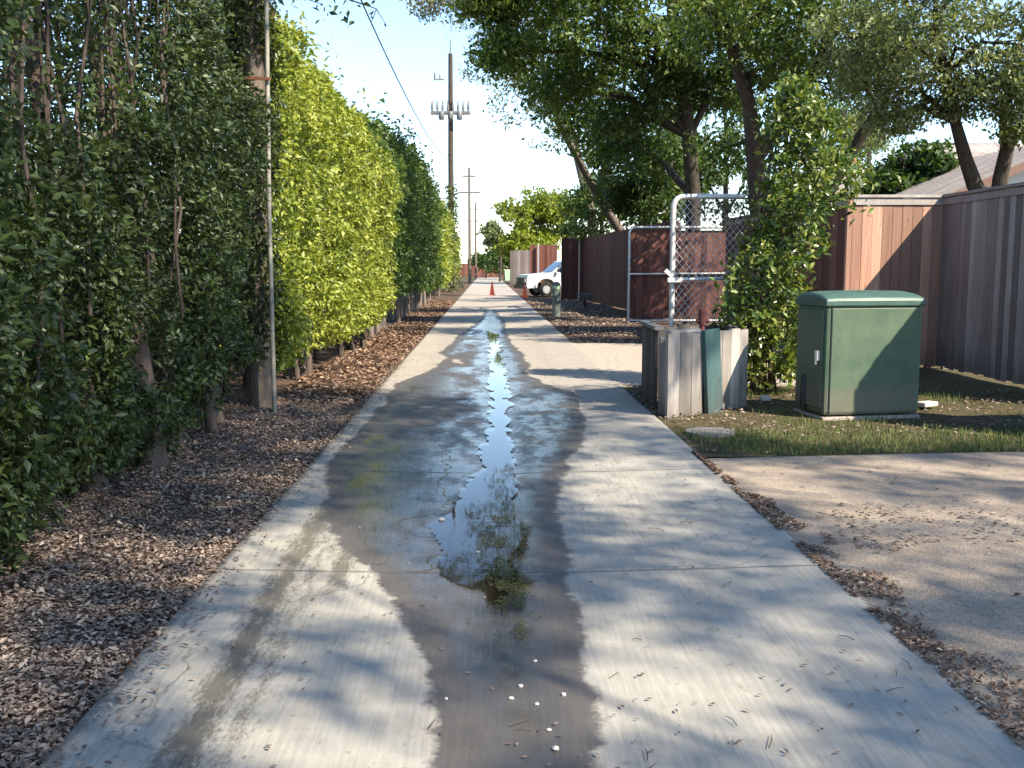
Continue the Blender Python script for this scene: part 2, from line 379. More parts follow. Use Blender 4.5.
# drier patch inside, near the bottom of the wet tongue
dirt = np.zeros_like(X)
def track(x0, w, ya, yb, s):
    return s*np.exp(-((X-x0-.03*np.sin(Y*.8))/w)**2)*sstep(ya, ya+.6, Y)*(1-sstep(yb-1.2, yb, Y))
dirt = np.maximum.reduce([track(-.98, .075, 1.2, 8.0, 1.0), track(-.72, .06, 4.2, 7.0, .95), track(-.86, .09, 2, 7.2, .5), track(.95, .2, 5, 30, .25), track(-.8, .25, 9, 40, .3), .55*sstep(.13, 0, X-XL)*noise2(X*4, Y*2, 3), .5*sstep(.10, 0, XR-X)*noise2(X*4, Y*2, 4)])
Zg = vee(X) + .004*(noise2(X*2, Y*2, 12, 2)-.5)
ny, nx = X.shape
V = np.stack([X, Y, Zg], -1).reshape(-1, 3)
idx = np.arange(ny*nx).reshape(ny, nx)
F = np.stack([idx[:-1, :-1], idx[:-1, 1:], idx[1:, 1:], idx[1:, :-1]], -1).reshape(-1, 4)
# side skirts
base = len(V)
for c in (0, nx-1):
    sk = V[:ny*nx].reshape(ny, nx, 3)[:, c].copy(); sk[:, 2] = -.095
    V = np.concatenate([V, sk]); j = np.arange(ny-1); b = base + (0 if c == 0 else ny)
    f = np.stack([idx[j, c], idx[j+1, c], b+j+1, b+j], -1); F = np.concatenate([F, f if c == 0 else f[:, ::-1]])
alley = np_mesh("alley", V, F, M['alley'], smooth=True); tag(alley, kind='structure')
for nm, arr in (("wet", wet), ("dirt", dirt)):
    a = alley.data.attributes.new(nm, 'FLOAT', 'POINT')
    a.data.foreach_set("value", np.concatenate([arr.ravel(), np.zeros(2*ny)]).astype(np.float32))

# running water down the middle and the puddle it leaves
PZ = [4.3, 4.6, 4.9, 5.3, 5.8, 6.3, 6.8, 7.4, 9.2, 11.3, 13.3, 16, 19.2, 23, 26, 28.5, 31]
PL = [.05, -.05, -.26, -.33, -.34, -.24, -.16, -.11, .0, .02, .0, .03, .0, .0, -.1, -.18, .0]
PR = [.10, .17, .19, .20, .21, .20, .20, .22, .24, .27, .28, .27, .26, .26, .32, .42, .1]
yw = np.concatenate([np.arange(4.3, 9, .018), np.arange(9, 31, .05)]); xw = np.arange(-.6, .62, .018)
Xw, Yw = np.meshgrid(xw, yw)
pl = np.interp(Yw, PZ, PL) + .16*(noise2(Yw*4, Xw*0, 21, 4)-.5); pr = np.interp(Yw, PZ, PR) + .16*(noise2(Yw*4, Xw*0+5, 22, 4)-.5)
mask = (Yw < 22+3*noise2(Xw*5, Yw*.3, 3)) & ((np.minimum(Xw-pl, pr-Xw) + .17*(noise2(Xw*11, Yw*4.5, 23, 5)-.5)) > 0)
idx = np.arange(Xw.size).reshape(Xw.shape)
cell = mask[:-1, :-1] & mask[1:, 1:] & mask[:-1, 1:] & mask[1:, :-1]
F = np.stack([idx[:-1, :-1], idx[:-1, 1:], idx[1:, 1:], idx[1:, :-1]], -1)[cell]
Vw = np.stack([Xw, Yw, np.full_like(Xw, -.0215)], -1).reshape(-1, 3)
used = np.unique(F); remap = np.zeros(len(Vw), int); remap[used] = np.arange(len(used))
tag(np_mesh("water", Vw[used], remap[F], M['water'], smooth=True), kind='structure')

# verges, driveways, lawn
def bumpy(name, x0, x1, y0, y1, z, amp, mat, step=.12, seed=1, fx=None):
    xs = np.linspace(x0, x1, max(3, int((x1-x0)/step))); ys = np.arange(y0, y1+step, step)
    X, Y = np.meshgrid(xs, ys); Zz = z + amp*(noise2(X*1.6, Y*1.6, seed, 4)-.5)
    if fx is not None: Zz = Zz + fx(X, Y)
    idx = np.arange(X.size).reshape(X.shape); F = np.stack([idx[:-1, :-1], idx[:-1, 1:], idx[1:, 1:], idx[1:, :-1]], -1).reshape(-1, 4)
    return tag(np_mesh(name, np.stack([X, Y, Zz], -1).reshape(-1, 3), F, mat, smooth=True), kind='structure')
bumpy("verge", -7, XL-.004, -4, 110, -.025, .05, M['soil'], .25, 2, lambda X, Y: .05*sstep(-1.6, -3.2, X))
bumpy("dirt_verge", XR+.004, 12, 19.6, 110, -.03, .05, M['soil'], .3, 3)
bumpy("lawn", XR+.004, 16, 7.9, 12.6, -.025, .04, M['lawn_soil'], .12, 4)
bumpy("yard", 5.2, 40, 12.3, 19.9, -.03, .03, M['lawn_soil'], .4, 5)
sheet("driveway", [(XR+.006, -4), (14, -4), (14, 8.35), (4.0, 7.95), (XR+.006, 7.75)], -.004, M['driveway'], thick=.09)
sheet("driveway_apron", [(XR+.006, 12.7), (5.3, 12.9), (5.3, 19.4), (XR+.006, 19.9)], -.004, M['pad'], thick=.09)

# ------------------------------------------------------------------ leaf and litter meshes
def unit(n):
    v = rng.normal(size=(n, 3)); return v/np.linalg.norm(v, axis=1, keepdims=True)
def leaves(name, P, size, mat, parent, out=None, droop=.35, wid=.46, fold=.22, rnd=None):
    n = len(P); d = unit(n)*.9
    if out is not None: d = d + out
    d[:, 2] -= droop; d /= np.linalg.norm(d, axis=1, keepdims=True)
    s = np.cross(d, unit(n)); s /= np.linalg.norm(s, axis=1, keepdims=True)+1e-9
    nn = np.cross(s, d); nn *= np.where(nn[:, 2:3] < 0, -1, 1)
    L = (size*(.45+.95*rng.random(n)**1.4))[:, None]; W = L*wid*.5
    b = P; t = P+d*L; m = P+d*L*.45
    l = m+s*W+nn*L*fold*.5; r = m-s*W+nn*L*fold*.5
    V = np.stack([b, r, t, l], 1).reshape(-1, 3)
    F = np.arange(4*n).reshape(n, 4)
    # two triangles folded along the midrib
    F3 = np.stack([F[:, [0, 1, 2]], F[:, [0, 2, 3]]], 1).reshape(-1, 3)
    rv = rng.random(n) if rnd is None else np.clip(rnd, 0, 1)
    return np_mesh(name, V, F3, mat, parent, rnd=np.repeat(rv, 2))
def flat_bits(name, P, size, mat, curl=.4, wid=.5, rnd=None, parent=None, origin=None):
    n = len(P); a = rng.random(n)*6.283; tl = (rng.random(n)-.5)*curl
    d = np.stack([np.cos(a)*np.cos(tl), np.sin(a)*np.cos(tl), np.sin(tl)], 1)
    s = np.stack([-np.sin(a), np.cos(a), (rng.random(n)-.5)*curl], 1)
    L = (size*(.5+rng.random(n)))[:, None]
    b = P-d*L*.5; t = P+d*L*.5; l = P+s*L*wid*.5; r = P-s*L*wid*.5
    l[:, 2] += L[:, 0]*.12*rng.random(n); r[:, 2] += L[:, 0]*.12*rng.random(n)
    V = np.stack([b, r, t, l], 1).reshape(-1, 3); F = np.arange(4*n).reshape(n, 4)
    F3 = np.stack([F[:, [0, 1, 2]], F[:, [0, 2, 3]]], 1).reshape(-1, 3)
    rv = rng.random(n) if rnd is None else np.clip(rnd, 0, 1)
    return np_mesh(name, V, F3, mat, parent, rnd=np.repeat(rv, 2), origin=origin)

# ------------------------------------------------------------------ the hedge on the left, shrub by shrub
def shrub(y, hw, face, depth, top, nleaf, size, mat, label, group, ztrunk=.5, bottom=.25, stems=3, sprigs=4, thin_top=None, trunk_r=.06, bulge=.35, seed=0, inner=.35, trunk_mat='bark_grey', gap=.34):
    """one hedge plant centred at y; its alley face is near x = face"""
    root = empty("hedge_shrub", (face-depth*.45, y, 0), label, "shrub", group)
    n = nleaf
    # leaf clusters biased to the alley face, the top and (less) the body
    m = rng.random(n)
    u = np.where(m < 1-inner, 1-np.abs(rng.normal(0, .13, n)), rng.random(n))        # 1 = face
    yy = y + (rng.random(n)*2-1)*hw*1.18; zz = bottom + rng.random(n)**.95*(top-bottom)
    k = rng.random(n) < .12
    zz = np.where(k, top-np.abs(rng.normal(0, .12, n)), zz); u = np.where(k, rng.random(n), u)
    # rounded top edge, ragged bottom, lumpy face
    lump = bulge*(noise2(yy*1.3+seed, zz*1.1, 31+seed, 3)-.5)*2 + .22*(noise2(yy*4.5, zz*4.5, 41, 2)-.5)*2
    rnd_top = np.sqrt(np.clip((top+.12-zz)/.9, 0, 1)); rb = np.clip((zz-bottom+.25)/.7, .35, 1)
    xx = face - depth + (depth*u)*(.55+.45*rnd_top)*(.75+.25*rb) + lump*u
    zz = zz + .3*(noise2(xx*2.1, yy*2.1, 55+seed, 2)-.5)
    if thin_top is not None:
        keep = rng.random(n) < np.where((zz > thin_top) & (u > .5), .3, 1.0); xx, yy, zz, u = xx[keep], yy[keep], zz[keep], u[keep]
    # gaps: drop leaves where a 3-D noise is low
    g = noise2(yy*2.6+7, zz*2.2+xx, 77+seed, 3); keep = g > gap+.12*rng.random(len(g))
    P = np.stack([xx, yy, zz], 1)[keep]
    rv = .25+.5*noise2(P[:, 1]*1.9, P[:, 2]*1.9, 88, 3)+.55*(rng.random(len(P))-.5)
    # sprigs beyond the clipped outline
    Q = []
    for i in range(sprigs):
        p0 = np.array([face-rng.random()*depth*.8, y+(rng.random()*2-1)*hw, top-.15]); L = .25+.45*rng.random()
        dr = np.array([.4*(rng.random()-.2), .5*(rng.random()-.5), 1.0]); 
        for q in range(14): Q.append(p0+dr*L*rng.random()+rng.normal(0, .05, 3))
    if Q:
        Q = np.array(Q); P = np.concatenate([P, Q]); rv = np.concatenate([rv, rng.random(len(Q))])
    out = np.tile(np.array([[.55, -.1, 0]]), (len(P), 1))
    leaves("foliage", P, size, mat, root, out, rnd=rv)
    tk = MB()
    for i in range(stems):
        sy = y+(rng.random()*2-1)*hw*.85; sx = face-.3-rng.random()*depth*.5; r0 = trunk_r*(.6+.7*rng.random())
        p = [Vector((sx, sy, -.08))]; hh = top*(.8+.2*rng.random()); dx, dy = (rng.random(2)-.5)*.6
        for q in range(1, 8):
            f = q/7; p.append(Vector((sx-.1*f+dx*f+.08*(rng.random()-.5), sy+dy*f+.10*(rng.random()-.5), hh*f)))
        tk.tube(p, [r0*(1-.8*i2/7) for i2 in range(8)], 7, wob=.15)
        for q in range(4):
            a = p[2+q]; b = a+Vector((.15+.3*random.random(), .5*(random.random()-.5), .35+.3*random.random()))
            tk.tube([a, (a+b)/2+Vector((0, 0, .05)), b], [r0*.35, r0*.25, r0*.1], 5)
    tk.build("trunk", M[trunk_mat], root)
    return root, face

gN = "overgrown shaded hedge shrubs in the foreground"
names = ["dark overgrown hedge shrub filling the left edge of the view", "dark leggy hedge shrub just before the one at the left edge",
         "shaded hedge shrub in the middle of the dark foreground hedge", "shaded hedge shrub standing just this side of the wooden utility pole"]
shr = []
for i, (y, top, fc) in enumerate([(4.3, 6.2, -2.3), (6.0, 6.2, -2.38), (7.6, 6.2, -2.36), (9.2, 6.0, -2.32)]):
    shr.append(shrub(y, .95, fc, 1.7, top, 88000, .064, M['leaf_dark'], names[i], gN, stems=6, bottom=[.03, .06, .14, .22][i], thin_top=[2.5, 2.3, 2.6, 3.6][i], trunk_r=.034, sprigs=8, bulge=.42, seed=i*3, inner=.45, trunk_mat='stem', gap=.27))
# stout base trunks that show below the leaves
for (root, fc), spots in zip(shr, [[(-2.75, 5.0, .07)], [(-2.62, 6.6, .075)], [(-2.52, 7.45, .09), (-2.58, 8.1, .085)], [(-2.5, 9.0, .05), (-2.62, 9.6, .06)]]):
    for (x, y, r) in spots:
        mb = MB(); p = [(x+.02, y, -.06), (x, y, .1), (x-.03, y+.02, .5), (x-.08, y, 1.1), (x-.2, y+.06, 2.0), (x-.3, y, 3.2)]
        mb.tube(p, [r*1.5, r*1.15, r, r*.85, r*.7, r*.45], 10, wob=.18); mb.build("trunk", M['stem'], root)
# bare brown stems showing through the thin upper part of the dark shrubs
for (root, fc), (ya, yb) in zip(shr[:3], [(3.6, 5.3), (5.3, 6.9), (6.9, 8.3)]):
    for q in range(8):
        y = ya+(yb-ya)*rng.random(); x = fc-.02-.4*rng.random(); z0 = .7+1.3*rng.random(); p = []
        ly, lx = (rng.random(2)-.5)*.5
        for k in range(9):
            f = k/8; p.append((x+lx*f*.5+.03*rng.normal(), y+ly*f+.035*rng.normal(), z0+(6.0-z0)*f))
        mb = MB(); mb.tube(p, [.014-.001*k for k in range(9)], 6, wob=.2)
        for k in (3, 5, 6):
            a = Vector(p[k]); b = a+Vector((.2*random.random(), .5*(random.random()-.5), .5)); mb.tube([a, (a+b)/2+Vector((.02, 0, 0)), b], [.009, .007, .003], 4)
        mb.build("stem", M['stem'], root)
# branch of the last dark shrub that hangs over the alley at the top of the picture
root = shr[3][0]
br = MB(); bp = [(-2.4, 9.3, 4.0), (-1.95, 9.1, 3.86), (-1.55, 9.0, 3.80), (-1.2, 9.0, 3.80), (-.95, 9.0, 3.72)]
br.tube(bp, [.02, .014, .01, .008, .004], 5)
P = []
for i in range(46):
    f = .25+.75*rng.random(); j = f*4; k = min(3, int(j)); a = Vector(bp[k]).lerp(Vector(bp[k+1]), j-k)
    P.append(np.array(a)+rng.normal(0, .09, 3)*np.array([1, 1, .9])+np.array([0, 0, -.02]))
for i in range(9):
    a = Vector(bp[1+i % 4]); b = a+Vector((.25*(random.random()-.3), .2*(random.random()-.5), -.18+.25*random.random())); br.tube([a, b], [.005, .002], 4)
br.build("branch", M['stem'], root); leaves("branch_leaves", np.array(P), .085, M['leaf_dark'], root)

ordn = ["first", "second", "third", "fourth", "fifth", "sixth", "seventh", "eighth", "ninth"]
gS = "sunlit hedge shrubs"
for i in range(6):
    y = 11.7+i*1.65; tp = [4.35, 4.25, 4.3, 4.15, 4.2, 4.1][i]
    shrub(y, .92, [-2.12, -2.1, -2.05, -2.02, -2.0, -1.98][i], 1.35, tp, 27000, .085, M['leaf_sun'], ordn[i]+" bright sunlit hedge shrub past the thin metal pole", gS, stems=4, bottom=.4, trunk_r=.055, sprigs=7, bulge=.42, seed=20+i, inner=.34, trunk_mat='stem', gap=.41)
gD = "tall shaded hedge shrubs halfway down the alley"
for i in range(7):
    y = 21.9+i*2.45; tp = [4.5, 4.7, 4.9, 4.9, 5.0, 4.9, 5.0][i]
    shrub(y, 1.35, [-2.1, -2.05, -2.0, -1.95, -1.95, -1.9, -1.9][i], 1.5, tp, 11000, .12, M['leaf_mid'], ordn[i]+" shrub of the shaded hedge after the bright sunlit stretch", gD, stems=6, bottom=.85, trunk_r=.06, sprigs=9, bulge=.4, seed=40+i, inner=.4, trunk_mat='bark_grey')  # darker leaf colour puts this stretch's shade into the material
gF = "far hedge shrubs beyond the shaded stretch"
for i in range(9):
    y = 40.0+i*4.6; tp = [4.6, 4.4, 4.6, 4.9, 4.8, 4.4, 4.3, 4.2, 4.2][i]
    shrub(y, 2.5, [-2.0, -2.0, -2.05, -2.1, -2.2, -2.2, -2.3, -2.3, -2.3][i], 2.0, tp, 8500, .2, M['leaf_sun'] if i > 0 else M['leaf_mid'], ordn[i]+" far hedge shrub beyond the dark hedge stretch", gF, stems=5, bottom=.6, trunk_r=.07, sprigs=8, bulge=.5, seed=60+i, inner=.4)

# ------------------------------------------------------------------ trees
def tree(name, label, cat, base, trunks, clumps, nsub, nleaf, size, lmat, bmat, group=None, sub_r=.45, droop=.3, limbs=True, flat=.8, dens=1.0, limb_every=1):
    """trunks: list of [(x,y,z,r), ...]; clumps: list of (x,y,z,radius)"""
    root = empty(name, base, label, cat, group)
    tk = MB()
    for tr in trunks: tk.tube([t[:3] for t in tr], [t[3] for t in tr], 9, wob=.14)
    nodes = [Vector(t[:3]) for tr in trunks for t in tr[1:]]
    rads = [t[3] for tr in trunks for t in tr[1:]]
    P = []
    for ci, (x, y, z, r) in enumerate(clumps):
        c = Vector((x, y, z))
        if limbs and ci % limb_every == 0:
            j = min(range(len(nodes)), key=lambda q: (nodes[q]-c).length + max(0, nodes[q].z-c.z+.3)*2)
            a = nodes[j]; r0 = min(rads[j]*.6, .10 if limb_every == 1 else .022); mid = a.lerp(c, .5)+Vector((random.uniform(-.3, .3), random.uniform(-.3, .3), .25))
            tk.tube([a, mid, c], [r0, r0*.6, r0*.25], 6, wob=.1)
            for q in range(5):
                e = c+Vector(tuple(unit(1)[0]))*r*.8; tk.tube([mid.lerp(c, random.random()), e], [r0*.25, .008], 4)
        u = unit(nsub); rr = r*(.35+.65*rng.random(nsub)**.5)
        sc = np.array([x, y, z])+u*rr[:, None]*np.array([1, 1, flat])
        for s in sc:
            k = int(nleaf*dens*(.5+rng.random())); q = unit(k)*(sub_r*(.3+.7*rng.random(k)))[:, None]*np.array([1.1, 1.1, .6]); P.append(s+q)
    tk.build("trunk", M[bmat], root)
    P = np.concatenate(P); rv = .5+.9*(noise2(P[:, 0]*1.1+P[:, 1], P[:, 2]*1.1, 91, 2)-.5)+.5*(rng.random(len(P))-.5)
    leaves("crown", P, size, M[lmat], root, droop=droop, rnd=rv)
    return root
def px(x, y, Y):
    "picture position at distance Y -> world (used to lay out the real places of things)"
    return ((x-487)/1000*Y, Y, 1.5+(267-y)/1000*Y)
def T(pts): return [(*px(x, y, Y), r) for x, y, Y, r in pts]
def C(pts): return [(*px(x, y, Y), r) for x, y, Y, r in pts]

# leaning pale trunk by the far brown fence
tree("leaning_tree", "leaning pale-trunked tree beside the far brown fence, dark crown over the alley", "tree", (5.6, 38.5, 0),
     [[(5.6, 38.5, -.1, .24), (*px(622, 235, 38), .19), (*px(598, 200, 36.5), .155), (*px(576, 160, 34.5), .125), (*px(556, 125, 32), .09), (*px(540, 60, 30), .07), (*px(530, 0, 28), .04)],
      [(*px(598, 200, 36.5), .12), (*px(606, 150, 34), .09), (*px(622, 90, 31), .06), (*px(625, 30, 29), .04)]],
     C([(520, 20, 28, 1.2), (545, 75, 28.5, 1.1), (560, 110, 29.5, 1.0), (600, 40, 29, 1.5), (575, -20, 28, 1.5), (600, 105, 30, 1.2), (640, 70, 30, 1.4), (650, 140, 31, 1.1), (615, 170, 32, .9), (540, -60, 28, 1.4), (600, -90, 28, 1.6), (500, -20, 28, 1.0), (665, 110, 31, 1.0), (640, 185, 33, .8), (590, 130, 30.5, .8), (660, 160, 32, .8), (620, 200, 33, .7), (675, 190, 33, .6), (640, 205, 33, .7), (600, 150, 32, .8), (655, 200, 32, .7), (705, 175, 33, .6)]),
     34, 34, .17, 'leaf_tree', 'bark_grey', sub_r=.45)
# dark upright tree behind the chain link
tree("shade_tree", "tall dark-trunked shade tree rising behind the chain-link panel", "tree", (5.45, 26.3, 0),
     [[(5.45, 26.6, -.1, .24), (*px(692, 200, 26), .2), (*px(686, 140, 25.5), .18), (*px(676, 80, 25), .16), (*px(668, 20, 24.5), .14), (*px(662, -60, 24), .1), (*px(655, -150, 24), .05)],
      [(*px(686, 140, 25.5), .1), (*px(710, 90, 25), .08), (*px(735, 50, 25), .05)],
      [(*px(676, 80, 25), .1), (*px(640, 40, 24), .08), (*px(610, 10, 23), .05)]],
     C([(640, 20, 23, 1.3), (590, 10, 22.5, 1.3), (560, -40, 22, 1.3), (700, 40, 24, 1.3), (745, 30, 24, 1.3), (690, -30, 23, 1.5), (620, -60, 22.5, 1.5), (760, -30, 24, 1.5), (720, 90, 25.5, .9), (655, 95, 25, .9), (635, 150, 27, .9), (540, 35, 23, 1.0), (700, -110, 23, 1.7), (600, -130, 22, 1.7), (530, -90, 22, 1.4), (500, -40, 22.5, 1.0), (505, -80, 22.5, 1.1), (490, 10, 22.5, .7), (600, 60, 24, 1.1), (560, 90, 25, .8), (650, 60, 24, 1.2), (730, 0, 23.5, 1.3), (780, 60, 25, 1.1), (500, 0, 22.5, .9), (505, 60, 23, .6), (620, 120, 26, .8), (700, 75, 25, .9), (670, 160, 29, .8)]),
     48, 42, .15, 'leaf_tree', 'bark_dark', sub_r=.45)
# forked tree behind the leafy bush
tree("forked_tree", "thick forked tree behind the tall leafy bush and fence corner", "tree", (5.9, 21.5, 0),
     [[(6.0, 22, -.1, .25), (*px(758, 215, 21.5), .2), (*px(752, 160, 21), .175), (*px(745, 110, 20.5), .15), (*px(728, 60, 20), .11), (*px(700, 10, 19.5), .09)],
      [(*px(752, 160, 21), .17), (*px(790, 110, 20.5), .14), (*px(815, 60, 20), .1), (*px(830, 10, 19.5), .06)],
      [(6.0, 22, -.1, .2), (6.6, 21.6, 1.6, .17), (*px(828, 190, 21), .13), (*px(850, 150, 20.6), .12), (*px(873, 112, 20.2), .1), (*px(895, 70, 20), .07), (*px(905, 20, 19.5), .05)]],
     C([(730, 30, 19.5, 1.2), (790, 40, 19.5, 1.2), (840, 30, 19.5, 1.2), (700, 0, 19, 1.2), (760, -40, 19, 1.5), (840, -40, 19, 1.5), (760, 10, 19, 1.2), (810, -10, 19, 1.2), (880, 40, 19.5, .9), (800, 85, 20.5, .9), (770, 70, 20, .9), (850, 80, 20.5, .75), (900, 20, 20, 1.1), (690, -70, 19, 1.5), (720, 150, 22.5, .6), (870, 60, 20.3, .8)]),
     32, 36, .13, 'leaf_tree', 'bark_dark', sub_r=.42)
# pale-leaved tree over the right fence
tree("twin_trunk_tree", "pale-leaved tree with two trunks behind the grey fence by the house", "tree", (8.7, 18, 0),
     [[(9.1, 18, -.1, .19), (*px(985, 205, 18), .17), (*px(972, 185, 18), .15), (*px(962, 160, 17.8), .12), (*px(950, 125, 17.5), .095), (*px(938, 80, 17.2), .09), (*px(925, 30, 17), .05)],
      [(9.1, 18, -.1, .2), (9.25, 18.1, 1.5, .19), (*px(998, 180, 18), .14), (*px(1003, 150, 17.8), .12), (*px(998, 110, 17.5), .09), (*px(1010, 50, 17.2), .07)],
      [(*px(1003, 150, 17.8), .08), (*px(1040, 110, 17.5), .06), (*px(1070, 60, 17), .04)]],
     C([(880, 60, 17, .8), (925, 50, 16.5, .9), (970, 60, 16.5, .9), (1010, 50, 16.5, .9), (900, 15, 16.5, 1.0), (960, 0, 16.5, 1.1), (1020, -10, 16.5, 1.1), (860, 95, 17.5, .55), (915, 105, 17.5, .55), (960, 100, 17.2, .45), (1015, 100, 17.2, .5), (840, 45, 17, .7), (1020, 128, 17.2, .35), (890, 120, 17.6, .4), (995, 85, 17, .6), (1050, 60, 17, .9), (920, -50, 16.5, 1.2), (1000, -70, 16.5, 1.3)]),
     34, 44, .10, 'leaf_pale', 'bark_dark', sub_r=.34)
# thin olive tree, further away on the right, over the alley top
tree("olive_tree", "sparse greyish tree far behind the leaning tree, hanging over the alley", "tree", (5.5, 50, 0),
     [[(5.5, 50, -.1, .3), (5.2, 50, 4, .25), (4.2, 50, 8, .2), (2.5, 49, 11, .13), (1.0, 48, 13, .08), (-1, 47, 14.2, .04)]],
     C([(500, 70, 47, 2.0), (515, 100, 47, 1.7), (490, 20, 47, 2.2), (455, 10, 47, 1.6), (430, 12, 47, 1.0), (540, 60, 48, 2.2), (530, 10, 48, 2.5), (560, 130, 49, 1.6), (480, -30, 47, 2.4)]),
     34, 22, .2, 'leaf_olive', 'bark_grey', sub_r=.6)
# far trees at the end of the alley and behind the fences
def blob(name, label, cat, x, y, Y, w, h, lm, n=9, group=None, size=.35, nl=22, ns=20):
    "rounded tree: picture centre, half sizes in metres"
    cx, cy, cz = px(x, y, Y)
    cl = [(cx+random.uniform(-.7, .7)*w, Y+random.uniform(-.6, .6)*w, cz+random.uniform(-.75, .75)*h, .42*w*random.uniform(.8, 1.2)) for i in range(n)]
    return tree(name, label, cat, (cx, Y, 0), [[(cx, Y, -.1, .05*w+.05), (cx+.1, Y, max(1.0, cz*.5), .05*w+.03), (cx, Y, cz, .04*w), (cx-.1, Y, cz+h*.6, .08)]], cl, ns, nl, size, lm, 'bark_dark', group, sub_r=.14*w+.15)
blob("round_tree", "bright yellow-green rounded tree at the far end, above the fences", "tree", 540, 226, 92, 3.7, 2.9, 'leaf_lime', 20, size=.4, nl=34, ns=28)
blob("round_tree", "small yellow-green tree left of the rounded bright tree far away", "tree", 500, 240, 105, 1.9, 2.0, 'leaf_pale', 7, size=.4)
blob("round_tree", "grey-green tree peeking right of the bright rounded tree far away", "tree", 575, 218, 110, 2.4, 2.6, 'leaf_olive', 7, size=.45)
blob("round_tree", "dark low tree closing the far end of the alley", "tree", 505, 256, 125, 3.0, 1.8, 'leaf_mid', 8, size=.5)
blob("round_tree", "dim tree straight down the alley, left of the pale bins", "tree", 486, 262, 140, 2.2, 1.6, 'leaf_mid', 6, size=.5)
gB = "trees in the yards behind the right fences"
for x, y, Y, w, h, lm, lab in [(640, 170, 42, 2.6, 2.6, 'leaf_tree', "dark yard tree behind the leaning tree, over the brown fence"),
                               (600, 205, 46, 1.8, 1.5, 'leaf_tree', "low dark tree behind the foot of the leaning trunk"),
                               (665, 215, 38, 1.9, 1.3, 'leaf_mid', "low dark shrubby tree showing above the wood gate"),
                               (722, 130, 44, 2.0, 2.4, 'leaf_mid', "yard tree with sky gaps behind the chain-link panel"),
                               (840, 140, 46, 2.2, 1.9, 'leaf_pale', "pale distant tree left of the house roof"),
                               (900, 172, 25.5, 1.1, .55, 'leaf_mid', "dark bushy tree in front of the house roof, above the lit fence"),
                               (865, 140, 60, 2.8, 1.8, 'leaf_pale', "pale tree showing over the house roof slope"),
                               (780, 190, 40, 2.0, 1.7, 'leaf_mid', "green tree hidden mostly by the tall leafy bush")]:
    blob("yard_tree", lab, "tree", x, y, Y, w, h, lm, 8, gB, size=.22, nl=22, ns=22)
# trees beside and behind the viewpoint: their crowns shade the foreground
gO = "roadside trees beside the viewpoint"
def over(label, tx, ty, clumps, h):
    cx = sum(c[0] for c in clumps)/len(clumps); cy = sum(c[1] for c in clumps)/len(clumps)
    tree("roadside_tree", label, "tree", (tx, ty, 0), [[(tx, ty, -.1, .26), (tx, ty, 2.5, .16), (tx+(cx-tx)*.4, ty+(cy-ty)*.4, h*.6, .03), (cx, cy, h*.9, .01)]], clumps, 17, 24, .13, 'leaf_tree', 'bark_dark', gO, sub_r=.36, limb_every=9)
# each crown is laid out from where its shade falls in the late-morning sun
def sunward(X_, Y_, Z_, h):
    t = (h-Z_)/SUN.z; return (X_+SUN.x*t, Y_+SUN.y*t, h)
OV1 = []
for i in range(5):
    for j in range(5):
        y, z = 3.6+i*1.5+random.uniform(-.3, .3), .3+j*1.25+random.uniform(-.3, .3)
        if (i, j) in ((3, 2), (1, 4)): continue
        OV1.append((*sunward(-2.2, min(y, 9.9), z, random.uniform(9.2, 11.6)), random.uniform(.85, 1.05)))
over("large tree right of the viewpoint shading the near hedge", 11, -8, OV1, 9.5)
LIT = [(.9, 7.3, .55, .55), (-.68, 4.75, .5, .42), (1.35, 4.8, .5, .2), (.75, 3.85, .42, .22), (.65, 3.15, .35, .16), (-.55, 3.1, .4, .3), (-1.1, 5.6, .22, .5), (1.15, 6.2, .4, .13), (1.45, 9.5, .3, .5), (-.2, 12.3, 1.2, .5), (-2.3, 3.6, .6, .5), (-1.7, 7.2, .5, .35), (-2.3, 5.2, .5, .2), (-1.8, 8.8, .4, .3), (3.0, 7.2, 1.9, .32), (2.9, 5.9, 1.1, .22), (2.4, 4.9, .6, .2), (-.2, 5.6, .3, .2), (.4, 10.5, .5, .25), (5.5, 8.3, .8, .2), (4.5, 6.2, .8, .12)]
OV2, OV3 = [], []
for i in range(17):
    for j in range(15):
        X_ = -2.9+i*.62+random.uniform(-.2, .2); Y_ = 2.6+j*.68+random.uniform(-.2, .2)
        if Y_ > 8.75 and X_ > 1.9: continue
        if any(((X_-a)/(c+.22))**2+((Y_-b)/(d+.22))**2 < 1 for a, b, c, d in LIT): continue
        q = (*sunward(X_, Y_, 0, random.uniform(9.6, 12.4)), random.uniform(.42, .58))
        (OV2 if Y_ > 6.3 else OV3).append(q)
over("mid-sized tree beside the pebbled driveway, out over its edge", 13.5, 1.5, OV2, 10.0)
over("spreading tree by the driveway whose shade falls across the near slab", 12.6, -5.5, OV3, 10.0)

